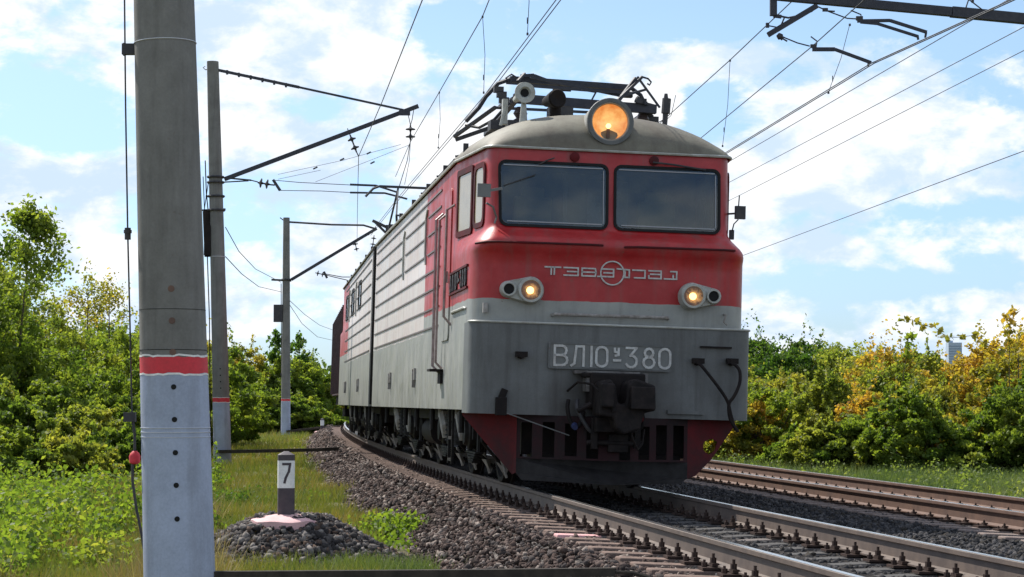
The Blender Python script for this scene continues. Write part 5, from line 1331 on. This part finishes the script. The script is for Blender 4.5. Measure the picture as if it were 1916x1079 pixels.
# individual sprays that stick out of the left thicket
def sapling(u, D, vtop, vlow, spread, n, kind, label, leaf=.10, lean=0):
    p = P(u, vtop, D); g = float(ground_z(np.array(p.x), np.array(p.y))); root = empty('sapling', Vector((p.x, p.y, g)), label=label, cat='tree')
    H = p.z - g; zl = P(u, vlow, D).z - g; C = []; b = MB(); b.tube([(0, 0, -.1), (lean * .4, 0, H * .55), (lean, 0, H * .97)], [.05, .03, .008], 6)
    for i in range(14):
        f = random.random(); z = zl + (H - zl) * f; a = random.uniform(0, 6.28); L = spread * (1.1 - .7 * f) * random.uniform(.6, 1)
        s0 = Vector((lean * z / H, 0, z - .25 * L)); e = s0 + Vector((math.cos(a) * L, math.sin(a) * L, .45 * L)); b.tube([s0, e], [.012, .004], 5)
        m = n // 14; tt = rng.uniform(.35, 1.08, m); q = np.array(s0)[None] + (np.array(e) - np.array(s0))[None] * tt[:, None] + rng.normal(0, .09 * spread + .03, (m, 3)); C.append(q)
    m = n // 8; C.append(np.column_stack([np.full(m, lean), np.zeros(m), np.full(m, H)]) + rng.normal(0, .10, (m, 3)) * np.array([1, 1, 2]))
    C = np.concatenate(C); V, Fq = leaves_at(C, leaf); fast_mesh('crown', V, Fq, LM[kind], root, attr=rng.random(len(C))); b.build('trunk', M['bark'], root)
sapling(30, 46, 408, 545, 1.15, 3000, 'green', 'tall leafy sapling whose top stands highest at the far left edge', lean=.35)
sapling(165, 58, 522, 600, 1.2, 900, 'yellow', 'sparse pale sapling above the thicket left of the close pole', leaf=.09)
sapling(205, 60, 535, 600, 1.0, 700, 'yellow', 'thin sapling beside the close pole with bare twigs', leaf=.09)
sapling(515, 103, 628, 690, 1.0, 500, 'dark', 'dark narrow tree standing just left of the third pole', leaf=.2)
sapling(560, 105, 636, 690, 1.0, 500, 'dark', 'dark pointed tree just right of the third pole', leaf=.2)
# right side
for k_, (u, D, T) in enumerate(((-40, 42, 700), (28, 40, 745), (88, 43, 715), (150, 41, 760), (205, 43, 735), (-10, 36, 800), (120, 37, 815), (230, 39, 800))):
    put(u, D, T, 1.0, 'green' if k_ % 3 else 'olive', '%s low leafy bush, %s from the left in front of the left thicket' % ('green' if k_ % 3 else 'olive', ORD[k_]), 'low bushes before the left thicket', leafsize=.085)
TR = [(1380, 655), (1440, 642), (1480, 650), (1520, 646), (1570, 655), (1600, 678), (1620, 690), (1650, 664), (1680, 644), (1710, 648), (1760, 672), (1800, 676), (1850, 652), (1890, 626), (1916, 632), (2100, 630)]
rows = ((50, 1640, 2080, 50, 1.3, 100, ['olive', 'olive', 'green', 'yellow'], .12), (54, 1540, 2100, 44, 1.4, 58, ['orange', 'yellow', 'olive', 'green', 'olive'], .12), (59, 1680, 2100, 46, 1.6, 4, ['orange', 'yellow', 'olive'], .125),
        (57, 1400, 1760, 44, 1.4, 105, ['olive', 'green', 'olive', 'orange'], .125), (64, 1620, 2080, 46, 1.8, 16, ['yellow', 'olive', 'orange'], .13), (69, 1370, 1700, 42, 1.6, 55, ['yellow', 'olive', 'orange', 'olive'], .14),
        (78, 1360, 1680, 40, 1.9, 16, ['yellow', 'olive', 'dark', 'olive'], .15), (92, 1350, 1640, 38, 2.1, 0, ['dark', 'olive', 'green'], .16), (52, 1360, 2080, 44, 1.0, 158, ['olive', 'olive', 'green'], .115), (61, 1340, 1640, 40, 1.3, 128, ['olive', 'yellow', 'green'], .13))
rows = sorted(rows, key=lambda q: q[0])
for row, (D, u0, u1, st, W, lower, kinds, lf) in enumerate(rows):
    u = u0; cnt = 0
    while u < u1:
        T = interp(u, TR) + lower + random.uniform(-26, 26) * (1 if lower > 20 else .6); kd = random.choice(kinds)
        if 1385 < u < 1500 and D > 70: kd = 'dark'
        if (u > 1770 and T < 800 and random.random() < .45) or (1395 < u < 1470 and T > 740 and D > 55) or (u > 1880 and T < 700): kd = 'orange'
        hue = {'orange': 'orange tinted', 'olive': 'olive green', 'yellow': 'yellow green', 'green': 'green', 'dark': 'dark green'}[kd]
        pp = P(u, 750, D)
        if so_of(pp.x, pp.y)[1] < OFF2 + 3.9 + W: u += st; continue
        lab = '%s shrub, %s from the left in the %s row of the right thicket' % (hue, ORD[cnt % 22], ORD[row]); cnt += 1
        put(u, D + random.uniform(-1.5, 1.5), T, W * random.uniform(.85, 1.2), kd, lab, 'shrubs of the right thicket', leafsize=round(lf * .82, 3))
        u += st * random.uniform(.8, 1.2)
# arching twig with big leaves and leafy leader on the right
def twig(pts, D, label, kind, leaf=.13, per=5):
    P_ = [P(u, v, D) for u, v in pts]; g = float(ground_z(np.array(P_[0].x), np.array(P_[0].y)))
    root = empty('sapling', Vector((P_[0].x, P_[0].y, g)), label=label, cat='tree'); o = root.location
    b = MB(); stem = [Vector((0, 0, -.1)), (P_[0] - o) * .6] + [p - o for p in P_]
    b.tube(stem, [.03, .02] + [.009 - .006 * i / len(P_) for i in range(len(P_))], 5); b.build('trunk', M['bark'], root); C = []
    for p in P_[1:]:
        for _ in range(per): C.append(np.array(p - o) + rng.normal(0, .055, 3))
    C = np.array(C); V, Fq = leaves_at(C, leaf, .1); fast_mesh('crown', V, Fq, LM[kind], root, attr=rng.random(len(C)))
twig([(1905, 660), (1870, 655), (1840, 640), (1822, 627), (1800, 630), (1775, 632), (1758, 620), (1745, 607), (1728, 608), (1712, 600), (1700, 596), (1686, 597)], 50, 'long arching twig with few large leaves against the sky', 'yellow', leaf=.17, per=6)
twig([(1888, 680), (1890, 640), (1884, 620), (1892, 605), (1886, 592), (1896, 580)], 50, 'upright reddish leader rising at the right edge', 'orange', leaf=.15, per=14)
twig([(1690, 700), (1697, 665), (1700, 645), (1698, 632), (1705, 628)], 52, 'leafy shoot standing up left of the arching twig', 'green', leaf=.15, per=14)

# far woods (unbroken mass), buildings
C = []
for _ in range(16000):
    D = rng.uniform(150, 330); az_ = rng.uniform(-.16, .30); x = math.tan(az_) * D
    if -.02 < az_ < .09: continue
    h = 4.6 + 1.5 * math.sin(az_ * 55 + D * .02) + .8 * math.sin(az_ * 160); z = -1.5 + rng.random() ** .6 * h * (D / 220)
    C.append((x, D, z))
C = np.array(C); V, Fq = leaves_at(C, .95, 0); tag(fast_mesh('far_woods', V, Fq, LM['dark'], attr=rng.random(len(C)) * .8), 'far off dark wood behind the thicket', 'woods', kind='stuff')
def tower(u0, u1, vt, D, label, steps):
    a, c_ = P(u0, vt, D), P(u1, vt, D); root = empty('tower_block', Vector(((a.x + c_.x) / 2, D, -2)), label=label, cat='building', group='distant tower blocks')
    w = c_.x - a.x; h = a.z + 2; b = MB(); b.box((0, 0, h / 2), (w, 16, h)); 
    for (x, ww, hh) in steps: b.box((x * w, 1, h + hh / 2), (ww * w, 8, hh))
    b.build('wall', M['city'], root); b = MB()
    for k in range(int(h / 3)): b.box((0, -8.0, 1.6 + k * 3), (w * .94, .3, 1.3))
    b.build('window_band', M['city2'], root)
tower(1772, 1797, 641, 2400, 'haze tinted tower block on the skyline, right one of two', [(-.3, .4, 2.5)])
tower(1602, 1620, 664, 2600, 'small grey block with stepped roof on the skyline, left one of two', [(0, .5, 3.5)])
tower(1618, 1630, 670, 2700, 'lowest pale block on the skyline beside the stepped one', [])

# ---------------------------------------------------------------- grass and herbs
def blades(name, pts, hgt, wid, m, label, cat='grass'):
    n = len(pts); a = rng.uniform(0, 2 * math.pi, n); dx, dy = np.cos(a), np.sin(a); lean = rng.normal(0, .35, (n, 2)) * hgt[:, None]
    P0 = pts + np.column_stack([dx * wid, dy * wid, np.zeros(n)]); P1 = pts - np.column_stack([dx * wid, dy * wid, np.zeros(n)])
    P2 = pts + np.column_stack([lean[:, 0], lean[:, 1], hgt]); V = np.stack([P0, P1, P2], 1).reshape(-1, 3)
    return tag(fast_mesh(name, V, np.arange(3 * n).reshape(n, 3), m, attr=rng.random(n)), label, cat, kind='stuff')
def scatter(n, D0, D1, u0, u1, keep):
    D = D0 * (D1 / D0) ** rng.random(n); u = rng.uniform(u0, u1, n); x = (u - 958) / F_PX * D; k = keep(x, D); return x[k], D[k]
gm = leaf_mat('grass_blades', [(.08, .13, .025), (.15, .20, .04), (.25, .23, .07), (.36, .23, .09)], .55, .25)
gm2 = leaf_mat('grass_blades_fresh', [(.06, .11, .035), (.10, .16, .05), (.16, .21, .075), (.26, .28, .13)], .8, .25)
def keepL(x, D):
    s_, o = so_of(x, D); return (o < -2.35 - .25 * np.sin(s_ * .9) - .15 * np.sin(s_ * 2.3)) & (np.hypot(x - MX, D - MY) > 1.25)
x, D = scatter(150000, 13, 140, -100, 720, keepL); z = ground_z(x, D)
blades('grass', np.column_stack([x, D, z]), rng.uniform(.05, .20, len(x)) * (1 + D / 140) * np.where(so_of(x, D)[1] < -5, 1.5, 1), .004 + .00013 * D, gm, 'short mixed green and straw coloured grass on the left strip')
def keepR(x, D): s_, o = so_of(x, D); return (o > OFF2 + 2.2)
x, D = scatter(170000, 20, 75, 1300, 2050, keepR); z = ground_z(x, D)
blades('verge_grass', np.column_stack([x, D, z]), rng.uniform(.10, .62, len(x)), .005 + .00016 * D, gm2, 'tall green grass and weeds on the verge right of the empty track')
# herbs: leafy ground cover in clumps
def herbs(name, n_cl, D0, D1, u0, u1, keep, hmax, leaf, per, label, kind='herb'):
    x, D = scatter(n_cl, D0, D1, u0, u1, keep); z = ground_z(x, D); C = []
    r_ = rng.uniform(.10, .38, len(x)); hh = rng.uniform(.15, 1, len(x)) ** 1.8 * hmax * (.6 + .6 * np.abs(np.sin(x * .9) * np.sin(D * .35)))
    k = np.repeat(np.arange(len(x)), per); g = rng.normal(size=(len(k), 3)); g /= np.linalg.norm(g, axis=1)[:, None]; q = rng.random(len(k)) ** .4
    C = np.column_stack([x[k] + g[:, 0] * r_[k] * q, D[k] + g[:, 1] * r_[k] * q, z[k] + np.abs(g[:, 2]) * hh[k] * q])
    V, Fq = leaves_at(C, leaf, -.2); return tag(fast_mesh(name, V, Fq, LM[kind], attr=rng.random(len(C))), label, 'ground cover', kind='stuff')
def keepH(x, D):
    s_, o = so_of(x, D); n_ = np.sin(x * 1.1 + 2) * np.sin(D * .37 + x) ; return (o < -5.0 + 1.2 * n_) & ~((x > -3.6) & (D < 30)) & ((o < -6) | (n_ > -.1)) & ~((np.abs(x + 3.9) < .5) & (np.abs(D - 21.5) < 2))
herbs('ground_cover', 2500, 16, 60, -60, 430, keepH, .95, .060, 90, 'leafy green ground cover below the left thicket')
herbs('creeping_weeds', 1500, 15, 50, -60, 420, lambda x, D: (so_of(x, D)[1] < -4.2) & (x < -3.2), .30, .045, 50, 'small leaved darker weeds among the ground cover at lower left', 'dark')
herbs('dead_weeds', 120, 20, 28, 170, 285, lambda x, D: np.hypot(x + 4.5, (D - 24) / 3) < .8, .2, .05, 40, 'brown dead weeds beside the foot of the close pole', 'dead')
herbs('yellow_weeds', 60, 25, 33, -10, 80, lambda x, D: np.hypot(x + 7.2, (D - 29) / 2) < .5, .5, .07, 40, 'yellow orange leafy clump at the far left of the ground cover', 'orange')
def keepD(x, D): return (np.sin(x * 2.1 + 1) * np.sin(D * .55 + x * .7) > .15) & (so_of(x, D)[1] < -4.0)
x, D = scatter(16000, 15, 48, -60, 420, keepD); z = ground_z(x, D)
blades('dry_stalks', np.column_stack([x, D, z]), rng.uniform(.2, .55, len(x)), .0045, leaf_mat('dry_stalks', [(.30, .24, .10), (.22, .17, .08), (.40, .33, .16), (.28, .14, .06)], .8, .2), 'dry straw coloured stalks standing in the ground cover at lower left')
herbs('dark_weeds', 160, 30, 37, 405, 520, lambda x, D: np.hypot((x + 4.4) / .7, (D - 33) / 2.5) < 1, .25, .05, 40, 'dark green weed patch in the grass between the close pole and the post', 'dark')
def keepH2(x, D): s_, o = so_of(x, D); n_ = np.sin(x * 1.7) * np.sin(D * .8); return (o < -2.3) & (o > -4.2) & (n_ > .25) & (D > 20)
herbs('weeds', 700, 18, 90, 380, 760, keepH2, .28, .055, 40, 'low weeds growing in the grass beside the ballast toe')
def keepH3(x, D): return (np.hypot(x - (-1.35), D - 23.6) < .45)
herbs('weed_clump', 900, 22.5, 25, 620, 800, keepH3, .38, .055, 34, 'bright green weed clump at the ballast toe right of the post')
def keepH4(x, D): s_, o = so_of(x, D); return (o > OFF2 + 2.6)
herbs('verge_weeds', 2600, 24, 58, 1300, 2050, keepH4, 1.0, .065, 46, 'weeds and low bushes filling the right verge', 'verge')
def keepG(x, D): return (np.hypot((x + 1.15) / .8, (D - 18.7) / .4) < rng.random(len(x)) ** .4 * (.6 + .5 * np.abs(np.sin(x * 5)))) 
x, D = scatter(60000, 18, 20, 350, 1000, keepG); z = np.maximum(heap_z(x, D), ground_z(x, D) + .02)
blades('heap_grass', np.column_stack([x, D, z])[:1500], rng.uniform(.04, .2, len(x))[:1500], .004, gm2, 'grass tufts growing at the foot of the gravel mound')
S.render.engine = 'CYCLES'
